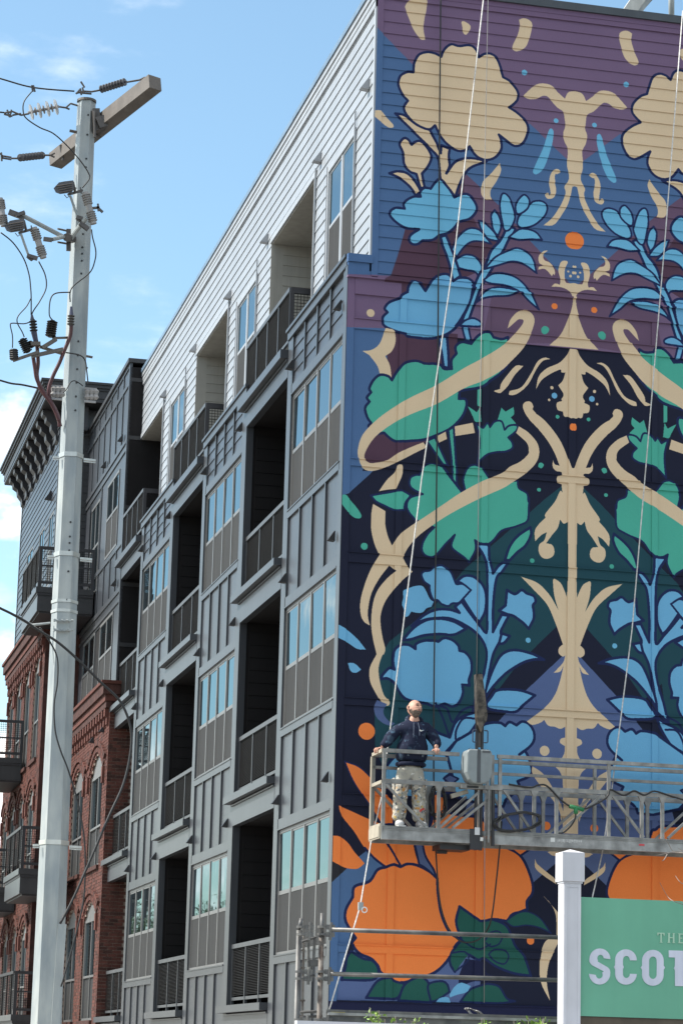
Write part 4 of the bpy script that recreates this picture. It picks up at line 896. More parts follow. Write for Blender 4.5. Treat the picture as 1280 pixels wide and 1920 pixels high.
# ------------------------------------------------------------------ roof davits above the end wall
rs=mat('davit_steel',(.45,.45,.42),.5,.1,4,metal=.2)
D_=empty('roof_davit',(4.6,1.2,17.2),label='pale steel outrigger beam leaning over the parapet at top right',cat='davit')
v=MB().bar(at(1176,26,'Y',1.2),at(1222,-40,'Y',1.2),.16,.20); v.build('beam',rs,D_); v=MB().bar(at(1183,26,'Y',1.2),at(1232,-40,'Y',1.2)+Vector((.0,0,0)),.04,.24); v.build('side_plate',galv,D_)
v=MB().tube([at(1196,26,'Y',1.3),at(1236,-20,'Y',1.3)],.022,8); v.build('brace',rubber,D_)
v=MB().tube([at(1257,40,'Y',.6),at(1256,-60,'Y',.6)],.038,10); v.tube([at(1262,40,'Y',.66),at(1262,-60,'Y',.66)],.01,6); tag(v.build('roof_pipe',galv,None,smooth=True),'upright grey pipe on the roof at the right edge','pipe')
# ------------------------------------------------------------------ swing stage
alum=mat('stage_aluminium',(.20,.195,.185),.5,.25,7,metal=.35,col2=(.33,.32,.30),bump=.2,bscale=40,fac=(.3,.75))
alumd=mat('dirty_stage_side',(.20,.20,.195),.55,.30,5,metal=.3,col2=(.36,.36,.35),fac=(.3,.7),bump=.2,bscale=30)
tan=mat('taped_end_frame',(.42,.38,.30),.6,.15,8,col2=(.30,.27,.22))
St=empty('swing_stage',(.42,-1,4.77),label='long aluminium suspended work platform with rails and a hoist, where the painter stands',cat='work platform')
SX0,SX1,SYN,SYF,SZ=.43,6.0,-1.0,-.40,4.77
S=lambda n,M,*a: box(n,M,St,*a)
S('floor_beam',alumd,SX0,1.66,SYN-.03,SYN+.03,4.585,4.77); S('floor_beam',alumd,1.98,SX1,SYN-.03,SYN+.03,4.585,4.77); S('floor_beam',alumd,SX0,SX1,SYF-.03,SYF+.03,4.585,4.77)
for z_ in (4.72,4.742,4.764): S('floor_rib',alum,SX0,1.66,SYN-.038,SYN-.03,z_-.006,z_+.002); S('floor_rib',alum,1.98,SX1,SYN-.038,SYN-.03,z_-.006,z_+.002)
S('deck',alumd,SX0,SX1,SYN+.03,SYF-.03,4.70,4.765)
S('end_board',tan,SX0-.02,SX0,SYN,SYF,4.60,4.80); S('end_board',tan,SX0-.03,SX0-.02,SYN+.02,SYF-.02,4.62,4.76)
for yy in (SYN,SYF):
    M_=alum
    for x0,x1 in ((SX0,1.50),(2.04,SX1)):
        S('top_rail',M_,x0,x1,yy-.022,yy+.022,5.76,5.81); 
    for x0,x1 in ((SX0,1.62),(1.95,SX1)): S('mid_rail',M_,x0,x1,yy-.022,yy+.022,5.34,5.40)
    for xx,zt in ((SX0,5.81),(1.20,5.36),(1.95,5.8),(2.06,5.8),(2.55,5.36),(2.87,5.36),(3.62,5.78),(4.10,5.36),(4.40,5.36),(5.15,5.78)): S('post',M_,xx,xx+.045,yy-.02,yy+.02,4.77,zt-.0005)
    d_=MB()
    for a_,b_ in (((SX0+.05,5.33),(1.05,4.78)),((1.24,4.78),(1.78,5.28)),((1.42,4.78),(1.93,5.2)),((2.14,5.33),(2.55,4.78)),((2.92,4.78),(3.55,5.33)),((3.70,5.33),(4.15,4.78)),((4.5,4.78),(5.1,5.33)),((5.2,5.33),(5.6,4.78))): d_.bar((a_[0],yy,a_[1]),(b_[0],yy,b_[1]),.034,.034)
    d_.each('brace',M_,St)
    g_=MB()
    for xx in (1.22,2.57,2.89,3.64,4.12,4.42): g_.add([(xx-.05,yy-.024,5.34),(xx+.055,yy-.024,5.34),(xx+.024,yy-.024,5.26),(xx-.018,yy-.024,5.26),(xx-.05,yy+.024,5.34),(xx+.055,yy+.024,5.34),(xx+.024,yy+.024,5.26),(xx-.018,yy+.024,5.26)],[(0,1,2,3),(4,7,6,5),(0,4,5,1),(3,2,6,7),(0,3,7,4),(1,5,6,2)])
    g_.each('gusset',M_,St)
S('rear_top_rail',alum,SX0,SX1,SYF-.02,SYF+.02,5.60,5.64)
for z_ in (5.765,5.34): S('end_rail',tan,SX0-.01,SX0+.035,SYN+.02,SYF-.02,z_,z_+.045)
S('end_post',tan,SX0-.02,SX0+.0,SYF-.05,SYF+.0,4.8,5.76)
lab=mat('white_label',(.6,.6,.58),.5); redl=mat('red_label',(.5,.05,.06),.5)
S('label_plate',lab,2.80,2.86,SYN-.034,SYN-.030,4.655,4.715)
rnd=random.Random(3); x=2.90
lt=MB()
for i in range(15): w_=.012+.012*rnd.random(); lt.box(x,x+w_,SYN-.033,SYN-.030,4.655+rnd.choice((0,.01)),4.70); x+=w_+.006
lt.build('worn_lettering',mat('worn_white_paint',(.42,.42,.41),.6,.3,30),St); S('label_plate',redl,4.07,4.15,SYN-.034,SYN-.03,4.66,4.685)
# hoist and mast
grayp=mat('hoist_grey_plastic',(.20,.225,.23),.45,.12,5,bump=.1)
v=MB(); prof=[(1.555,5.80),(1.585,5.845),(1.885,5.845),(1.915,5.80),(1.92,5.52),(1.88,5.42),(1.82,5.38),(1.65,5.38),(1.595,5.43),(1.55,5.53)]; n=len(prof)
v.add([(x,SYN-.20,z) for x,z in prof]+[(x,SYN+.10,z) for x,z in prof],[tuple(range(n)),tuple(range(2*n-1,n-1,-1))]+[(i,(i+1)%n,n+(i+1)%n,n+i) for i in range(n)])
ho=v.build('hoist_cover',grayp,St); bv=ho.modifiers.new('bevel','BEVEL'); bv.width=.025; bv.segments=3
S('hoist_strip',silv,1.70,1.745,SYN-.208,SYN-.2,5.39,5.84); S('hoist_label',mat('dark_grey_label',(.08,.085,.09),.5),1.77,1.88,SYN-.206,SYN-.2,5.80,5.83)
ht=MB()
for i in range(7): ht.box(1.60+i*.043,1.62+i*.043,SYN-.12,SYN-.1,5.845,5.857)
ht.each('hoist_vent',rubber,St)
S('stirrup_post',blackm,1.74,1.775,SYN+.02,SYN+.06,4.50,6.25); S('stirrup_post',blackm,1.82,1.85,SYN+.02,SYN+.06,4.50,6.35); S('stirrup_post',bolt,1.775,1.82,SYN+.04,SYN+.05,5.9,6.35); S('stirrup_plate',blackm,1.66,1.83,SYN-.05,SYN+.0,4.50,4.78)
S('stirrup_arm',blackm,1.30,1.44,SYF-.3,SYF-.2,4.46,4.58); S('stirrup_foot',blackm,1.28,1.7,SYN+.1,SYN+.5,4.50,4.57); S('stirrup_post',blackm,1.965,2.0,SYN-.05,SYN-.01,4.56,5.36); S('hoist_shelf',alum,1.52,2.1,SYN-.06,SYN+.06,5.32,5.375); S('hoist_shelf',rubber,1.60,1.76,SYN-.068,SYN-.06,5.33,5.36); S('stirrup_post',alum,1.90,1.93,SYN-.06,SYN-.03,4.60,5.33)
v=MB(); P_=[(1.714,6.90),(1.80,6.90),(1.845,6.62),(1.882,6.34),(1.87,6.26),(1.815,6.18),(1.80,6.10),(1.75,6.20),(1.735,6.32),(1.725,6.60)]; n=len(P_); v.add([(a_,SYN-.04,b_) for a_,b_ in P_]+[(a_,SYN+.08,b_) for a_,b_ in P_],[tuple(range(n)),tuple(range(2*n-1,n-1,-1))]+[(i,(i+1)%n,n+(i+1)%n,n+i) for i in range(n)]); v.build('rope_guide_head',mat('worn_black_steel',(.06,.05,.042),.5,.5,14,metal=.4,col2=(.16,.13,.10)),St)
v=MB()
for x0,s_ in ((1.74,-1),(1.85,1)): v.tube([(x0,SYN,6.13),(x0+s_*.042,SYN,6.13),(x0+s_*.052,SYN,6.12),(x0+s_*.052,SYN,5.975),(x0+s_*.042,SYN,5.965),(x0,SYN,5.965)],.009,8)
v.each('grab_handle',mat('blue_black_paint',(.03,.05,.09),.4),St)
S('sticker',mat('silver_label',(.5,.5,.5),.4),1.72,1.79,SYN-.058,SYN-.05,4.70,4.80)
S('sticker',lab,1.80,1.84,SYN-.058,SYN-.05,4.62,4.67)
# cables coiled on the stage
v=MB()
rnd=random.Random(2)
def coil(cx,cy,cz,rx,rz,n,seed,jit=.04,tilt=0.):
    r_=random.Random(seed); P=[]
    for i in range(n*14):
        a=2*math.pi*i/14; k=1+r_.uniform(-jit,jit); P.append((cx+rx*k*math.cos(a),cy+r_.uniform(-.04,.04),cz+rz*k*math.sin(a)+tilt*math.cos(a)))
    return P
o=MB().tube(smooth_pts(coil(2.32,SYN-.07,4.90,.33,.12,6,1,.10,.05),3),.012,6).build('power_cable',rubber,None,smooth=True); tag(o,'coil of black cable lying on the platform edge right of the hoist','cable')
o=MB().tube(smooth_pts(coil(1.28,SYN+.25,5.15,.11,.20,6,4,.22),3),.011,6).build('power_cable',rubber,None,smooth=True); tag(o,'tangled black cable hanging inside the rails left of the hoist','cable')
o=MB().tube(smooth_pts([(2.2,-1.03,5.41),(2.5,-1.04,5.38),(2.62,-1.03,5.42),(2.75,-1.03,5.41),(2.95,-1.05,5.22),(3.12,-1.05,5.13),(3.2,-1.05,5.12),(3.35,-1.05,5.15),(3.6,-1.04,5.30),(3.66,-1.03,5.41),(3.85,-1.03,5.34),(4.0,-1.03,5.41),(4.15,-1.03,5.36),(4.3,-1.03,5.42),(4.6,-1.03,5.35),(4.9,-1.03,5.3),(5.4,-1.03,5.4),(5.9,-1.03,5.38)]),.013,6).build('power_cable',rubber,None,smooth=True); tag(o,'black cable draped along the middle rail to a green splitter','cable')
o=MB().tube(smooth_pts([(3.15,-1.06,5.08),(3.14,-1.06,4.98),(3.08,-1.05,4.88),(2.98,-1.04,4.79),(2.9,-1.0,4.78)]),.011,6).build('power_cable',rubber,None,smooth=True); tag(o,'short black cable drooping from the green splitter to the deck','cable')
gm=mat('green_plastic',(.01,.16,.05),.4)
o=MB().tube([(3.06,-1.06,5.15),(3.26,-1.06,5.11)],.028,8).tube([(3.15,-1.06,5.13),(3.15,-1.06,5.05)],.03,8).build('cable_splitter',gm,None,smooth=True); tag(o,'small green three way cable splitter hanging in the railing','splitter')
o=MB().bar(tuple(at(845,1493,'Y',-.9)),tuple(at(866,1487,'Y',-.9)),.05,.06).tube([at(866,1487,'Y',-.9),at(876,1484,'Y',-.9)],.03,8).build('drill',tan,None); tag(o,'tan hand tool hanging by the hoist among the cables','tool')
# ------------------------------------------------------------------ ropes
ropem=mat('white_rope',(.55,.54,.52),.8,.25,30); wirem=mat('steel_wire',(.22,.22,.22),.4,.1,9,metal=.6)
def rope(pts,r,M,label,name='rope',cat='rope'):
    o=MB().tube(pts,r,6).build(name,M,None,smooth=True); tag(o,label,cat); return o
rope([at(909,-30,'Y',-.25),at(852,475,'Y',-.28),at(790,900,'Y',-.3),at(731,1370,'Y',-.34),at(714,1500,'Y',-.36),at(697,1570,'Y',-.5),at(675,1700,'Y',-.9),at(616,1897,'Y',-1.8)],.0095,ropem,'white rope slanting down behind the painter to the lower left corner')
rope([at(1279,20,'Y',-.25),at(1244,470,'Y',-.28),at(1212,850,'Y',-.3),at(1184,1180,'Y',-.33),at(1146,1480,'Y',-.36),at(1128,1600,'Y',-.5),at(1108,1690,'Y',-.8),at(1100,1800,'Y',-1.2)],.009,ropem,'white rope slanting down the right side of the painted wall')
rope([at(915,-30,'Y',-.5),at(897,880,'Y',-.8),at(893,1270,'Y',-.97)],.0055,wirem,'thin steel wire rope holding up the hoist','wire_rope','wire')
rope([at(908,1470,'Y',-1.1),at(908,1600,'Y',-1.1),at(907,1880,'Y',-1.0)],.0055,wirem,'thin wire hanging below the hoist to the coil at the wall foot','wire_rope','wire')
P_=[at(826,-20,'Y',-.09),at(823,300,'Y',-.09),at(820,700,'Y',-.09),at(817,1000,'Y',-.09),at(813,1300,'Y',-.09),at(813,1500,'Y',-.09),at(816,1580,'Y',-.10),at(820,1650,'Y',-.12),at(826,1700,'Y',-.12),at(840,1740,'Y',-.12),at(862,1764,'Y',-.12),at(886,1766,'Y',-.12),at(905,1754,'Y',-.12),at(920,1725,'Y',-.3),at(930,1650,'Y',-.6),at(937,1580,'Y',-.95),at(940,1540,'Y',-1.03)]
rope(smooth_pts(P_),.011,rubber,'long black cable hanging straight down the painted wall and looping back up to the platform','power_cable','cable')
o=MB().tube(smooth_pts(coil(1.95,-.4,2.35,.12,.035,5,6,.25,-.05),3),.008,6).build('wire_coil',wirem,None,smooth=True); tag(o,'loose coil of grey wire at the foot of the painted wall','wire coil')
gr=MB(); c=at(676,1699,'Y',-.92); gr.box(c.x-.035,c.x+.03,c.y-.03,c.y+.02,c.z-.05,c.z+.05); o=gr.build('rope_grab',galv,None); tag(o,'small steel rope grab with a white ring clamped on the slanting rope','rope grab')
q=at(683,1706,'Y',-.95); MB().tube([(q.x+.035*math.cos(a),q.y,q.z+.035*math.sin(a)) for a in np.linspace(0,2*math.pi,17)],.008,6).build('ring',mat('white_plastic',(.7,.7,.68),.4),o)
# ------------------------------------------------------------------ scaffold in front
scs=mat('scaffold_tube_steel',(.085,.085,.09),.5,.3,6,metal=.3,col2=(.17,.165,.155),fac=(.3,.7)); scr=mat('rusty_scaffold_steel',(.10,.065,.05),.65,.4,9,col2=(.19,.17,.15),fac=(.35,.65))
YS=-7.5
Sc=empty('scaffold',(-1.8,YS,0),label='grey tube scaffold guard rails standing in front of the wall foot',cat='scaffold')
def pipe(name,a,b_,r,M=scs): return MB().tube([a,b_],r,12).build(name,M,Sc,smooth=True)
pz=lambda x,y,d=0: at(x,y,'Y',YS+d)
q=pz(604,1712); pipe('standard',(q.x,YS,0.0),(q.x,YS,2.95),.028,scr); pipe('standard',(q.x,YS,2.9),(q.x,YS,q.z),.020); pipe('standard',(pz(565,1720).x,YS+.1,0),(pz(565,1720).x,YS+.1,3.0),.028,scs); pipe('standard',(pz(565,1720).x,YS+.1,3.0),tuple(pz(565,1722,.1)),.02)
pipe('guard_rail',pz(622,1743,-.05),pz(1052,1758,-.05),.024); pipe('guard_rail',pz(620,1826,-.05),pz(1052,1838,-.05),.024)
pipe('standard',(.95,YS,0),(.95,YS,3.1),.026)
for px in (604,565):
    for py in (1738,1752,1822,1835,1912): 
        p=pz(px-(py-1738)*.03,py); 
        v=MB().tube([p-Vector((0,0,.012)),p+Vector((0,0,.012))],.052,12).bar(p+Vector((.03,-.02,0)),p+Vector((.13,-.04,.0)),.03,.05).tube([p+Vector((.08,-.04,-.06)),p+Vector((.09,-.04,.05))],.016,6); v.build('rosette_coupler',scs,Sc)
box('toe_board',scs,Sc,pz(612,1900).x,.95,YS-.04,YS+.02,2.06,2.18); box('toe_board',alumd,Sc,pz(612,1900).x,.95,YS-.07,YS-.04,2.12,2.15)
box('warning_label',mat('yellow_label',(.35,.27,.02),.5),Sc,-1.70,-1.55,YS-.046,YS-.04,2.13,2.155)
lf=MB(); 
for dx in (0,.075): lf.tube([pz(572+dx*120,1750)+Vector((0,.3,0)),pz(569+dx*120,1920)+Vector((0,.3,0))],.013,6)
for py in (1780,1813,1875,1905): lf.bar(pz(572,py)+Vector((0,.3,0)),pz(583,py)+Vector((0,.3,0)),.02)
lf.build('ladder_frame',scr,Sc)
lf=MB()
for a_,b_ in (((566,1766),(592,1757)),((566,1834),(590,1829)),((578,1762),(578,1830)),((590,1760),(588,1800)),((576,1802),(603,1803)),((585,1808),(586,1830)),((563,1908),(604,1905)),((563,1898),(604,1896))): lf.tube([pz(*a_,.2),pz(*b_,.2)],.016,6)
lf.bar(pz(580,1806,.2),pz(604,1806,.2),.03,.07); lf.each('bracing',scs,Sc)
# ------------------------------------------------------------------ sign on its white post
pw=mat('white_post_vinyl',(.58,.575,.61),.45,.04,4,streaks=.05); sg=mat('sign_green',(.14,.40,.27),.55,.05,2,streaks=.02,objvar=0,bump=.2,bscale=200); sgw=mat('sign_letter_white',(.60,.62,.72),.5,.03,4); sgt=mat('sign_letter_pale_green',(.40,.60,.45),.5,.03,4); brn=mat('brown_board',(.11,.085,.06),.7,.2,3)
YG=-8.6
gp=lambda x,y,d=0: at(x,y,'Y',YG+d)
xl=gp(1057,1700).x; xr=gp(1088,1700).x; zt=gp(1060,1655).z
Sp=empty('sign_post',(xl,YG,0),label='white boxed post with a square cap carrying the green sign',cat='post')
yb_=YG+(xr-xl)
box('post_shaft',pw,Sp,xl,xr,YG,yb_,0,zt+.02)
cz0=gp(1060,1652).z; cz1=gp(1060,1596).z
v=MB().box(xl-.03,xr+.03,YG-.03,yb_+.03,cz0,cz1-.01).box(xl-.015,xr+.015,YG-.015,yb_+.015,cz0-.02,cz0); v.add([(xl-.03,YG-.03,cz1-.01),(xr+.03,YG-.03,cz1-.01),(xr+.03,yb_+.03,cz1-.01),(xl-.03,yb_+.03,cz1-.01),((xl+xr)/2,(YG+yb_)/2,cz1+.03)],[(0,1,4),(1,2,4),(2,3,4),(3,0,4)]); v.build('post_cap',pw,Sp)
for a_,b_ in ((xl,xl+.03),(xr-.03,xr)): box('stile',pw,Sp,a_,b_,YG-.006,YG,0,cz0-.02)
box('rail',pw,Sp,xl+.03,xr-.03,YG-.006,YG,cz0-.06,cz0-.02)
for a_,b_ in ((YG,YG+.03),(yb_-.03,yb_)): box('stile',pw,Sp,xl-.006,xl,a_,b_,0,cz0-.02)
box('rail',pw,Sp,xl-.006,xl,YG+.03,yb_-.03,cz0-.06,cz0-.02)
Sg=empty('sign_board',(xr+.01,YG+.06,0),label='green sign board reading THE SCOT, cut by the right picture edge',cat='sign')
SZ1=gp(1090,1682,.06).z; SZ0=gp(1090,1905,.06).z; SXL=xr+.012; SXR=SXL+2.4
box('panel',sg,Sg,SXL,SXR,YG+.05,YG+.09,SZ0,SZ1); box('base_board',brn,Sg,SXL,SXR,YG+.07,YG+.12,SZ0-.09,SZ0-.002); box('edge_strip',pw,Sg,SXL-.001,SXL+.006,YG+.045,YG+.05,SZ0,SZ1)
YL=YG+.046
def lp(x,y): p=at(1000+x/4.571,1560+y/4.571,'Y',YL); return p.x,p.z
def outline(pts_out,holes=(),M=sgw,name='letter'):
    cu=bpy.data.curves.new(name,'CURVE'); cu.dimensions='2D'; cu.fill_mode='BOTH'; cu.extrude=.004
    for P in (pts_out,*holes):
        s_=cu.splines.new('POLY'); s_.points.add(len(P)-1); s_.use_cyclic_u=True
        for i,(a_,b_) in enumerate(P): s_.points[i].co=(a_,b_,0,1)
    t_=bpy.data.objects.new(name,cu); t_.rotation_euler=(math.pi/2,0,0)
    dg=bpy.context.evaluated_depsgraph_get(); me=bpy.data.meshes.new_from_object(t_); me.name=name; me.materials.clear(); me.materials.append(M)
    me.transform(Matrix.Rotation(math.pi/2,4,'X')); o=bpy.data.objects.new(name,me); o.location=Vector((0,YL,0))-Sg.location; bpy.data.objects.remove(t_); return link(o,Sg)
def arcp(cx,cy,rx,ry,a0,a1,n=10): return [(cx+rx*math.cos(math.radians(a0+(a1-a0)*i/n)),cy-ry*math.sin(math.radians(a0+(a1-a0)*i/n))) for i in range(n+1)]
def LL(P): return [lp(*p) for p in P]
# S C O T ; tile coordinates y down
S_=arcp(565,1090,90,92,0,180,12)+arcp(560,1100,85,60,180,235,5)+[(600,1195)]+arcp(560,1225,30,32,40,-180,10)+[(475,1215)]+arcp(563,1215,90,92,180,360,14)+arcp(570,1200,83,60,0,60,5)+[(545,1110)]+arcp(570,1082,28,30,220,0,8)
outline(LL(S_))
C_=[(880,1100)]+arcp(788,1097,92,92,0,180,12)+[(696,1140),(686,1158),(696,1175)]+arcp(788,1217,92,92,180,360,12)+[(822,1215)]+arcp(792,1218,30,34,0,-180,8)+[(762,1175),(770,1158),(762,1140)]+arcp(792,1096,30,34,180,0,8)+[(822,1100)]
outline(LL(C_))
O1=arcp(1019,1102,92,92,0,180,12)+[(927,1145),(914,1163),(927,1180)]+arcp(1019,1226,92,92,180,360,12)+[(1111,1180),(1123,1163),(1111,1145)]
O2=arcp(1019,1105,33,38,0,180,10)+arcp(1019,1222,33,38,180,360,10)
outline(LL(O1),(LL(O2),))
T_=[(1155,1014),(1345,1020),(1345,1082),(1282,1080),(1282,1150),(1290,1168),(1282,1185),(1282,1322),(1208,1320),(1208,1185),(1199,1167),(1208,1150),(1208,1076),(1155,1074)]
outline(LL(T_))
def rc(x0,x1,y0,y1,k=0): return [(x0,y0),(x1,y0),(x1,y1),(x0,y1)]
for P in ([(1057,862),(1118,864),(1120,888),(1112,888),(1106,872),(1095,872),(1095,940),(1104,948),(1075,948),(1083,940),(1083,872),(1070,871),(1064,886),(1057,886)],
          [(1142,865),(1170,866),(1163,872),(1163,902),(1190,903),(1190,873),(1183,867),(1211,868),(1203,874),(1203,944),(1211,952),(1183,951),(1190,943),(1190,911),(1163,910),(1163,942),(1170,950),(1142,949),(1150,941),(1150,873)],
          [(1232,869),(1290,871),(1292,892),(1284,892),(1278,880),(1252,879),(1252,905),(1272,906),(1272,914),(1252,913),(1252,944),(1280,945),(1288,932),(1294,932),(1292,955),(1232,953),(1240,945),(1240,877)]):
    outline(LL(P),M=sgt)
# fence below sign
fpw=mat('pale_fence_paint',(.42,.45,.47),.6,.1,4)
Fe=empty('picket_fence',(SXL,YG+.3,0),label='pale picket fence just showing under the green sign',cat='fence')
for i in range(24): box('picket',fpw,Fe,SXL+i*.1,SXL+i*.1+.06,YG+.30,YG+.32,.1,SZ0-.10)
box('rail',fpw,Fe,SXL,SXL+2.4,YG+.325,YG+.36,1.6,1.7); box('rail',fpw,Fe,SXL,SXL+2.4,YG+.325,YG+.36,.4,.5)
Bf=empty('barrier_rail',(-2.3,YG-.2,0),label='low white barrier whose top edge runs along the bottom of the picture',cat='barrier')
zb=at(700,1916,'Y',YG-.2).z
box('top_rail',pw,Bf,-2.35,.9,YG-.25,YG-.15,zb-.10,zb-.01)
for i in range(5): box('post',pw,Bf,-2.3+i*.75,-2.22+i*.75,YG-.24,YG-.16,0,zb-.10)
# ------------------------------------------------------------------ plants
leafm=mat('young_leaf_green',(.14,.30,.035),.5,.4,9,col2=(.28,.42,.06)); leafd=mat('tree_leaf_green',(.050,.105,.022),.55,.4,.6,col2=(.10,.16,.03)); barkm=mat('bark_brown',(.10,.075,.055),.85,.3,9); twigm=mat('pale_twig',(.26,.22,.19),.8,.2,9)
def leaf_mesh(name,pts,s,M,par,rnd,n=1,stuff=True):
    V=MB()
    for p in pts:
        for _ in range(n):
            d=Vector((rnd.gauss(0,1),rnd.gauss(0,1),rnd.gauss(.2,.6))).normalized(); w=d.cross(Vector((rnd.random()-.5,rnd.random()-.5,rnd.random()))).normalized(); k=s*rnd.uniform(.6,1.25); q=Vector(p)+d*rnd.uniform(0,s)
            u=d.cross(w)*.12*k
            V.add([q,q+d*k*.35+w*k*.30+u,q+d*k*.75+w*k*.22+u,q+d*k,q+d*k*.75-w*k*.22+u,q+d*k*.35-w*k*.30+u],[(0,1,2,3),(0,3,4,5)])
    me=bpy.data.meshes.new(name); P=par.location; me.from_pydata([(a-P[0],b-P[1],c-P[2]) for a,b,c in V.v],[],V.f); me.materials.append(M)
    o=link(bpy.data.objects.new(name,me),par)
    if stuff: o['kind']='stuff'
    return o
def shrub(px,py0,label,seed,h=.28,n=26,y=-8.0,spread=.13):
    r_=random.Random(seed); p=at(px,py0,'Y',y); t=empty('shrub',(p.x,y,0),label=label,cat='shrub',group='green shoots along the bottom edge')
    st=MB(); pts=[]
    for k in range(3):
        top=Vector((p.x+r_.uniform(-1,1)*spread,y+r_.uniform(-.08,.08),p.z-r_.uniform(0,.08) if k else p.z)); mid=Vector((p.x+r_.uniform(-.1,.1),y,p.z*.6))
        P=smooth_pts([(p.x,y,0),mid,top],8); st.tube(P,[.012-.0005*i for i in range(len(P))],6)
        for i in range(n):
            j=int(len(P)*(.55+.45*r_.random()))-1; pts.append(P[j]+Vector((r_.gauss(0,.02),r_.gauss(0,.02),r_.gauss(0,.01))))
    st.build('stem',twigm,t); leaf_mesh('leaves',pts,.055,leafm,t,r_)
shrub(708,1889,'leafy green shoot rising tallest over the rail left of the others',1,n=60,spread=.10); shrub(732,1905,'small leafy shoot close to the right of the tallest one',2,n=34,spread=.08); shrub(765,1910,'low pair of leaf tips between the shoots',3,n=26,spread=.06); shrub(786,1908,'low leaf tips right of middle at the bottom rail',8,n=26,spread=.05)
shrub(912,1909,'bushy green tips under the wire coil',4,n=70,spread=.14); shrub(985,1908,'broad green tips just left of the white post',5,n=80,spread=.16); shrub(1012,1909,'green tips touching the white post',6,n=60,spread=.10)
def sapling():
    r_=random.Random(12); y=-10.0; b0=at(1330,1900,'Y',y); t=empty('bare_sapling',(b0.x,y,0),label='bare thin twigs reaching in from the right over the sign',cat='sapling')
    v=MB(); top=at(1318,1500,'Y',y); v.tube([(b0.x,y,0),(b0.x,y,b0.z+.3),tuple(top)],[.03,.022,.006],6)
    for a_ in ([(1322,1560),(1300,1590),(1262,1597),(1240,1602),(1229,1604)],[(1322,1620),(1285,1600),(1262,1597),(1250,1578),(1240,1568)],[(1325,1720),(1290,1665),(1275,1655),(1265,1642)],[(1325,1740),(1290,1702),(1262,1690),(1250,1680),(1236,1655)],[(1325,1640),(1300,1610),(1270,1590)],[(1325,1760),(1300,1730),(1278,1690)],[(1250,1602),(1244,1612),(1240,1614)]):
        P=smooth_pts([tuple(at(x,yy,'Y',y+r_.uniform(-.1,.1))) for x,yy in a_],5); v.tube(P,[.006*(1-.7*i/len(P)) for i in range(len(P))],5)
    v.build('branches',twigm,t)
sapling()
def tree(x,y,h,R_,label,seed):
    r_=random.Random(seed); t=empty('tree',(x,y,0),label=label,cat='tree',group='street trees behind'); v=MB(); P=[(x,y,0),(x+.1,y,h*.3),(x-.1,y+.1,h*.6),(x,y,h*.9)]; v.tube(smooth_pts(P,5),[.2*(1-i/17) +.02 for i in range(16)],8)
    pts=[]
    for k in range(26):
        a=r_.uniform(0,6.28); el_=r_.uniform(-.2,1.2); rr=R_*r_.uniform(.45,1.); c=Vector((x+rr*math.cos(a)*math.cos(el_),y+rr*math.sin(a)*math.cos(el_),h*.62+rr*.8*math.sin(el_)))
        v.tube([(x,y,h*r_.uniform(.3,.6)),tuple(Vector((x,y,h*.5)).lerp(c,.6)+Vector((0,0,.2))),tuple(c)],[.06,.035,.012],5)
        for _ in range(170): pts.append(c+Vector((r_.gauss(0,.42),r_.gauss(0,.42),r_.gauss(0,.36))))
    v.build('trunk',barkm,t); leaf_mesh('crown',pts,.20,leafd,t,r_)
tree(-9.4,62,8.3,2.6,'round leafy street tree seen mirrored in the second floor windows',21); tree(-6.9,66,8.7,2.8,'fuller street tree mirrored in the farther windows',22); tree(-13.7,64,7.6,2.4,'leafy tree mirrored in the near corner windows',23); tree(1.0,66,8.4,2.6,'distant green tree at the lower left picture edge behind the brick block',24); tree(-3.5,74,8.6,2.7,'leafy tree farthest down the street',25)
# ------------------------------------------------------------------ the painter
skin=mat('skin',(.46,.25,.18),.6,.08,14); stub=mat('grey_beard',(.085,.060,.048),.85,.3,60,col2=(.17,.13,.105))
def splat(name,base,cols,rough=.85,thr=.62,sc=16):
    M=mat(name,base,rough,.12,6,bump=.4,bscale=30,spec=.2); t=M.node_tree; b=t.nodes['Principled BSDF']; src=b.inputs['Base Color'].links[0].from_socket
    g=t.nodes.new('ShaderNodeNewGeometry')
    for i,(c,th,s_,z0,z1) in enumerate(cols):
        no=t.nodes.new('ShaderNodeTexNoise'); no.inputs['Scale'].default_value=s_; no.inputs['Detail'].default_value=3
        mp=t.nodes.new('ShaderNodeMapping'); mp.inputs['Location'].default_value=(i*3.7,i*1.3,i*2.1); t.links.new(g.outputs['Position'],mp.inputs[0]); t.links.new(mp.outputs[0],no.inputs[0])
        mr=t.nodes.new('ShaderNodeMapRange'); mr.inputs[1].default_value=th-.012; mr.inputs[2].default_value=th+.045; t.links.new(no.outputs[0],mr.inputs[0])
        sp=t.nodes.new('ShaderNodeSeparateXYZ'); t.links.new(g.outputs['Position'],sp.inputs[0]); m2=t.nodes.new('ShaderNodeMapRange'); m2.inputs[1].default_value=z0; m2.inputs[2].default_value=z1; t.links.new(sp.outputs[2],m2.inputs[0])
        mu=t.nodes.new('ShaderNodeMath'); mu.operation='MULTIPLY'; t.links.new(mr.outputs[0],mu.inputs[0]); t.links.new(m2.outputs[0],mu.inputs[1])
        mi=t.nodes.new('ShaderNodeMix'); mi.data_type='RGBA'; t.links.new(mu.outputs[0],mi.inputs[0]); t.links.new(src,mi.inputs[6]); mi.inputs[7].default_value=(*c,1); src=mi.outputs[2]
    t.links.new(src,b.inputs['Base Color']); return M
Z0=4.77; Q=5.45
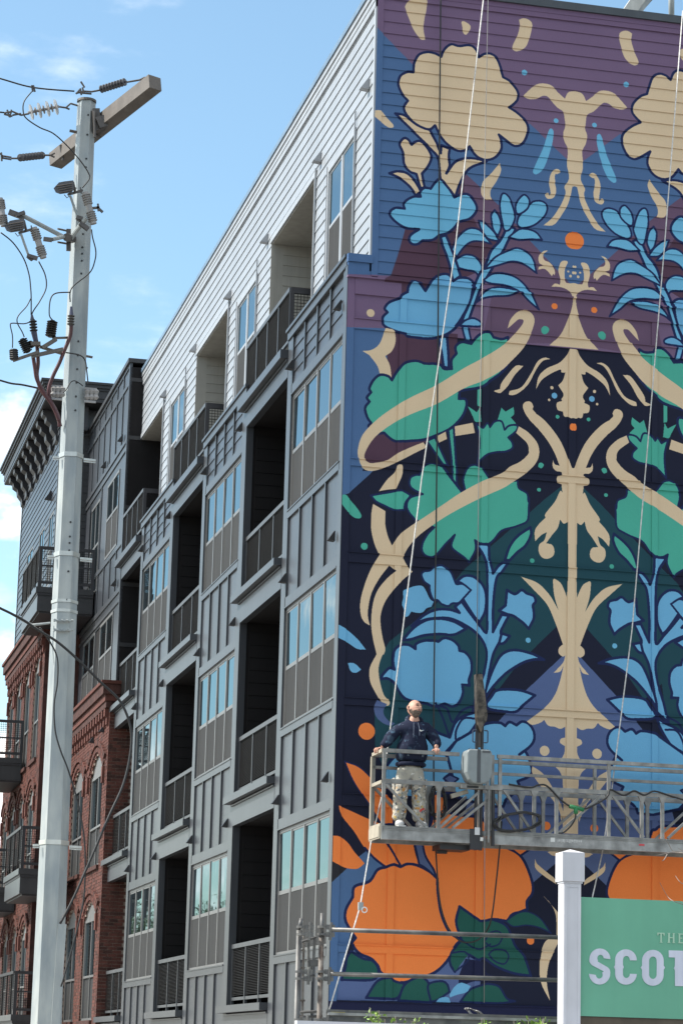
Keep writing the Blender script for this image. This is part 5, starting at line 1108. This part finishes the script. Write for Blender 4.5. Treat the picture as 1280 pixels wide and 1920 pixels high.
trou=splat('paint_stained_trousers',(.40,.37,.31),[((.22,.22,.21),.56,13,5.6,5.3),((.06,.08,.11),.60,17,5.55,5.3),((.12,.16,.18),.62,24,5.6,5.4),((.62,.60,.55),.60,21,5.6,5.5),((.50,.24,.06),.61,12,5.4,5.25),((.55,.05,.04),.645,9,5.2,5.05),((.45,.33,.12),.62,15,5.3,5.1),((.03,.04,.07),.64,30,5.45,5.3)])
hood_m=splat('navy_hoodie_fleece',(.010,.014,.034),[((.05,.09,.14),.63,11,5.6,5.8),((.16,.20,.24),.70,19,5.6,5.8),((.03,.05,.08),.58,8,5.5,5.7)])
shoe=mat('dusty_white_shoe',(.42,.42,.42),.7,.25,20); sole=mat('shoe_sole',(.5,.5,.48),.6)
MX,MY=.905,-.72
Pn=empty('person',(MX,MY,Z0),label='bald bearded man in navy hoodie and paint stained trousers gripping the platform rail',cat='person')
def skinobj(name,verts,edges,radii,M,sub=2,root=0,par=Pn):
    me=bpy.data.meshes.new(name); me.from_pydata(verts,edges,[]); me.materials.append(M); o=link(bpy.data.objects.new(name,me),par)
    s_=o.modifiers.new('skin','SKIN'); s_.use_smooth_shade=True; s_.branch_smoothing=.6
    for i,r_ in enumerate(radii): me.skin_vertices[0].data[i].radius=r_ if isinstance(r_,tuple) else (r_,r_)
    me.skin_vertices[0].data[root].use_root=True
    u_=o.modifiers.new('sub','SUBSURF'); u_.levels=sub; u_.render_levels=sub; return o
# local coordinates: x right, y away, z up. rail in front at y=-.28, end rail at x=-.37

# body: pelvis-root; torso, neck, head core, arms, legs
V_=[(0,0,.90),(0,.01,1.08),(.02,.02,1.28),(.03,.02,1.42),(.03,.005,1.50),(.03,-.01,1.56),
    (-.17,.02,1.40),(-.30,.03,1.20),(-.43,-.01,1.09),(.19,.01,1.40),(.33,-.04,1.20),(.289,-.23,1.08),
    (-.10,0,.84),(-.14,-.02,.47),(-.15,.02,.10),(.08,0,.84),(.11,-.02,.47),(.12,.02,.10)]
E_=[(0,1),(1,2),(2,3),(3,4),(4,5),(3,6),(6,7),(7,8),(3,9),(9,10),(10,11),(0,12),(12,13),(13,14),(0,15),(15,16),(16,17)]
R__=[(.13,.09),(.12,.09),(.12,.08),(.08,.07),.072,.070,.040,.036,.028,.040,.036,.028,.06,.05,.04,.06,.05,.04]
skinobj('body',V_,E_,R__,skin)
# hoodie, a looser shell
V_=[(-.01,.0,.88),(-.01,.0,.96),(.01,.0,1.10),(.02,.01,1.26),(.03,.02,1.38),(.035,.02,1.455),
    (-.185,.02,1.40),(-.265,.03,1.28),(-.345,.02,1.17),(-.425,-.01,1.095),(.195,.01,1.40),(.275,0.0,1.29),(.335,-.05,1.19),(.305,-.17,1.125)]
E_=[(0,1),(1,2),(2,3),(3,4),(4,5),(4,6),(6,7),(7,8),(8,9),(4,10),(10,11),(11,12),(12,13)]
R__=[(.205,.165),(.245,.19),(.245,.20),(.235,.18),(.20,.145),(.10,.10),(.115,.11),(.100,.095),(.082,.078),(.048,.048),(.115,.11),(.105,.10),(.088,.082),(.050,.050)]
skinobj('hoodie',V_,E_,R__,hood_m,root=0)
# hem band, hood roll, pouch pocket
def ell_tube(cx,cy,z,rx,ry,r,n=28,tilt=0,a0=0,a1=2*math.pi): return [(cx+rx*math.cos(a0+(a1-a0)*i/n),cy+ry*math.sin(a0+(a1-a0)*i/n),z+tilt*math.sin(a0+(a1-a0)*i/n)) for i in range(n+1)]
def loc(mb,name,M,smooth=True): o=mb.build(name,M,None,smooth=smooth); o.parent=Pn; return o
loc(MB().tube(ell_tube(-.01,0,.872,.185,.15,0),.030,8),'hem_band',hood_m)
loc(MB().tube(ell_tube(.04,.03,1.475,.098,.082,0,tilt=.055),[.034+.014*max(0,math.sin(2*math.pi*i/28)) for i in range(29)],10),'hood',hood_m)
loc(MB().tube(smooth_pts([(.10,.03,1.50),(.13,.09,1.46),(.06,.13,1.43),(-.03,.11,1.45)],5),[.05]*16,10),'hood',hood_m)
v=MB(); v.add([(-.13,-.197,.93),(.11,-.197,.93),(.145,-.19,1.0),(.06,-.203,1.13),(-.08,-.203,1.13),(-.165,-.19,1.0)],[(0,1,2,3,4,5)]); loc(v,'pouch_pocket',hood_m,False)
for s_ in (-1,1): loc(MB().tube(smooth_pts([(.03+s_*.03,-.085,1.44),(.02+s_*.04,-.165,1.35),(.015+s_*.042,-.195,1.22+(.03 if s_>0 else 0))],5),.005,5),'drawstring',mat('drawstring_blue',(.05,.07,.11),.8) if 'drawstring_blue' not in bpy.data.materials else bpy.data.materials['drawstring_blue'])
# small white chest mark (a curved tick)
v=MB(); P=[(.055,1.322),(.073,1.310),(.105,1.324),(.123,1.334),(.095,1.328),(.075,1.324),(.067,1.334)]
n=len(P); v.add([(x,-.186+ (x-.1)*.35,z) for x,z in P]+[(x,-.16+(x-.1)*.35,z) for x,z in P],[tuple(range(n)),tuple(range(2*n-1,n-1,-1))]+[(i,(i+1)%n,n+(i+1)%n,n+i) for i in range(n)]); loc(v,'chest_logo',lab,False)
# trousers
V_=[(-.015,0,.91),(-.015,0,.80),(-.115,-.005,.70),(-.145,-.02,.52),(-.155,-.02,.40),(-.155,.0,.22),(-.155,.01,.075),(.085,-.005,.70),(.105,-.02,.52),(.11,-.02,.40),(.12,.0,.22),(.125,.01,.075)]
E_=[(0,1),(1,2),(2,3),(3,4),(4,5),(5,6),(1,7),(7,8),(8,9),(9,10),(10,11)]
R__=[(.20,.155),(.20,.16),(.118,.12),(.104,.11),(.098,.10),(.094,.098),(.104,.108),(.118,.12),(.104,.11),(.098,.10),(.094,.098),(.104,.108)]
tr=skinobj('trousers',V_,E_,R__,trou,root=0,sub=3)
tx=bpy.data.textures.new('folds','CLOUDS'); tx.noise_scale=.07; d_=tr.modifiers.new('folds','DISPLACE'); d_.texture=tx; d_.strength=.028; d_.texture_coords='GLOBAL'
ho_=[o for o in Pn.children if o.name.startswith('hoodie')][0]; tx2=bpy.data.textures.new('soft_folds','CLOUDS'); tx2.noise_scale=.12; d_=ho_.modifiers.new('folds','DISPLACE'); d_.texture=tx2; d_.strength=.030; d_.texture_coords='GLOBAL'
v=MB().box(-.25,-.235,-.05,.06,.50,.68).box(.195,.21,-.05,.06,.52,.68); loc(v,'cargo_pocket',trou,False)
for s_ in (-1,1):
    skinobj('shoe',[(s_*.14-.015,.06,.06),(s_*.145-.015,-.03,.065),(s_*.16-.015,-.13,.05),(s_*.165-.015,-.20,.04)],[(0,1),(1,2),(2,3)],[(.058,.058),(.06,.065),(.062,.05),(.055,.042)],shoe)
    MB_=MB().box(s_*.155-.065,s_*.155+.035,-.23,.10,.0,.022); loc(MB_,'sole',sole,False)
# head: one sculpted mesh, turned right and tipped up
def head():
    bm=bmesh.new(); bmesh.ops.create_uvsphere(bm,u_segments=48,v_segments=36,radius=1.)
    for v in bm.verts:
        x,y,z=v.co          # face looks to -y
        X,Y,Zz=x*.078,y*.098,z*.118
        f=max(0,-y)
        if z<-.1: k=1-.28*((-z-.1)/.9)**1.2; X*=k; Y*=(1-.10*(-z-.1)) if y<0 else (1-.45*((-z-.1)))
        if z<-.3 and y<0: Y-=.012*f
        # brow, eye sockets, nose, mouth, chin, ears
        Y-=.006*math.exp(-((z-.18)/.10)**2)*math.exp(-(x/.55)**2)*f
        for s_ in (-1,1): Y+=.013*math.exp(-((z-.04)/.09)**2)*math.exp(-((x-s_*.40)/.20)**2)*f; Y-=.005*math.exp(-((z+.14)/.14)**2)*math.exp(-((x-s_*.48)/.2)**2)*f
        Y-=.030*math.exp(-((z+.17)/.10)**2)*math.exp(-(x/.15)**2)*f+.014*math.exp(-((z-.0)/.13)**2)*math.exp(-(x/.12)**2)*f
        Y-=.008*math.exp(-((z+.43)/.05)**2)*math.exp(-(x/.26)**2)*f+.007*math.exp(-((z+.55)/.05)**2)*math.exp(-(x/.24)**2)*f-.006*math.exp(-((z+.49)/.022)**2)*math.exp(-(x/.26)**2)*f
        Y-=.012*math.exp(-((z+.80)/.12)**2)*math.exp(-(x/.3)**2)*f
        v.co=(X,Y,Zz)
    me=bpy.data.meshes.new('head')
    mats=[skin,stub,mat('lip',(.30,.13,.10),.5)]
    for m_ in mats: me.materials.append(m_)
    for f in bm.faces:
        c=f.calc_center_median(); f.smooth=True; x,y,z=c.x/.078,c.y/.098,c.z/.118
        if z<-.34-.25*(1-abs(x))*(abs(x)>.35) and y<.25 and not(z>-.40 and abs(x)<.12): f.material_index=1
        if y>-.2 and y<.35 and z<-.0 and abs(x)>.75 and z<-.15: f.material_index=1
        if -.53<z<-.455 and abs(x)<.27 and y<0: f.material_index=2
        if z<-.55 and y>.1: f.material_index=0
    bm.to_mesh(me); bm.free(); o=link(bpy.data.objects.new('head',me),Pn); return o
hd=head(); hd.scale=(1.14,1.12,1.09); hd.location=(.025,-.02,1.635); hd.rotation_euler=(math.radians(-17),math.radians(7),math.radians(27))
for s_ in (-1,1):
    ear=MB().tube([(s_*.076,.012,.018),(s_*.086,.022,.028),(s_*.090,.028,.010),(s_*.085,.022,-.018),(s_*.076,.012,-.030)],[.010,.011,.011,.010,.008],8).build('ear',skin,None,smooth=True); ear.parent=hd
    eb=MB().tube([(s_*.014,-.099,.026),(s_*.032,-.097,.031),(s_*.052,-.085,.024)],[.003,.0055,.003],6).build('eyebrow',stub,None,smooth=True); eb.parent=hd
    ey=MB().tube([(s_*.020,-.090,.008),(s_*.031,-.090,.010),(s_*.042,-.084,.007)],[.003,.0065,.003],6).build('eye',mat('closed_eye_shadow',(.06,.028,.02),.7) if 'closed_eye_shadow' not in bpy.data.materials else bpy.data.materials['closed_eye_shadow'],None,smooth=True); ey.parent=hd
# hands: palm plus five fingers over the rail
def hand(px,py,pz,ang,name):
    # ang: direction from wrist to fingers in the xy plane
    dx,dy=math.cos(ang),math.sin(ang); nx,ny=-dy,dx; V=[];E=[];R_=[]
    def P(a,b,c): return (px+dx*a+nx*b,py+dy*a+ny*b,pz+c)
    V.append(P(-.07,0,.035)); R_.append((.028,.022)); V.append(P(-.02,0,.035)); R_.append((.036,.019)); V.append(P(.02,0,.030)); R_.append((.040,.017)); E+=[(0,1),(1,2)]
    o1=skinobj('hand',V,E,R_,skin,sub=1)
    L=(.95,1.08,1.0,.8)
    for i in range(4):
        b=(i-1.5)*.021; k=L[i]
        vv=[P(.02,b*.8,.030),P(.045*k,b,.028),P(.062*k,b,.004),P(.056*k,b,-.028*k),P(.045*k,b,-.042*k)]
        skinobj('finger',vv,[(0,1),(1,2),(2,3),(3,4)],[.0105,.0105,.0098,.009,.0078],skin,sub=1)
    sgn=1 if name=='R' else -1
    skinobj('thumb',[P(-.02,-.03*sgn,.030),P(.0,-.050*sgn,.018),P(.018,-.062*sgn,.004),P(.028,-.066*sgn,-.012)],[(0,1),(1,2),(2,3)],[.014,.013,.011,.009],skin,sub=1)
hand(-.462,-.02,1.04,math.radians(200),'L'); hand(.285,-.245,1.04,math.radians(-95),'R')
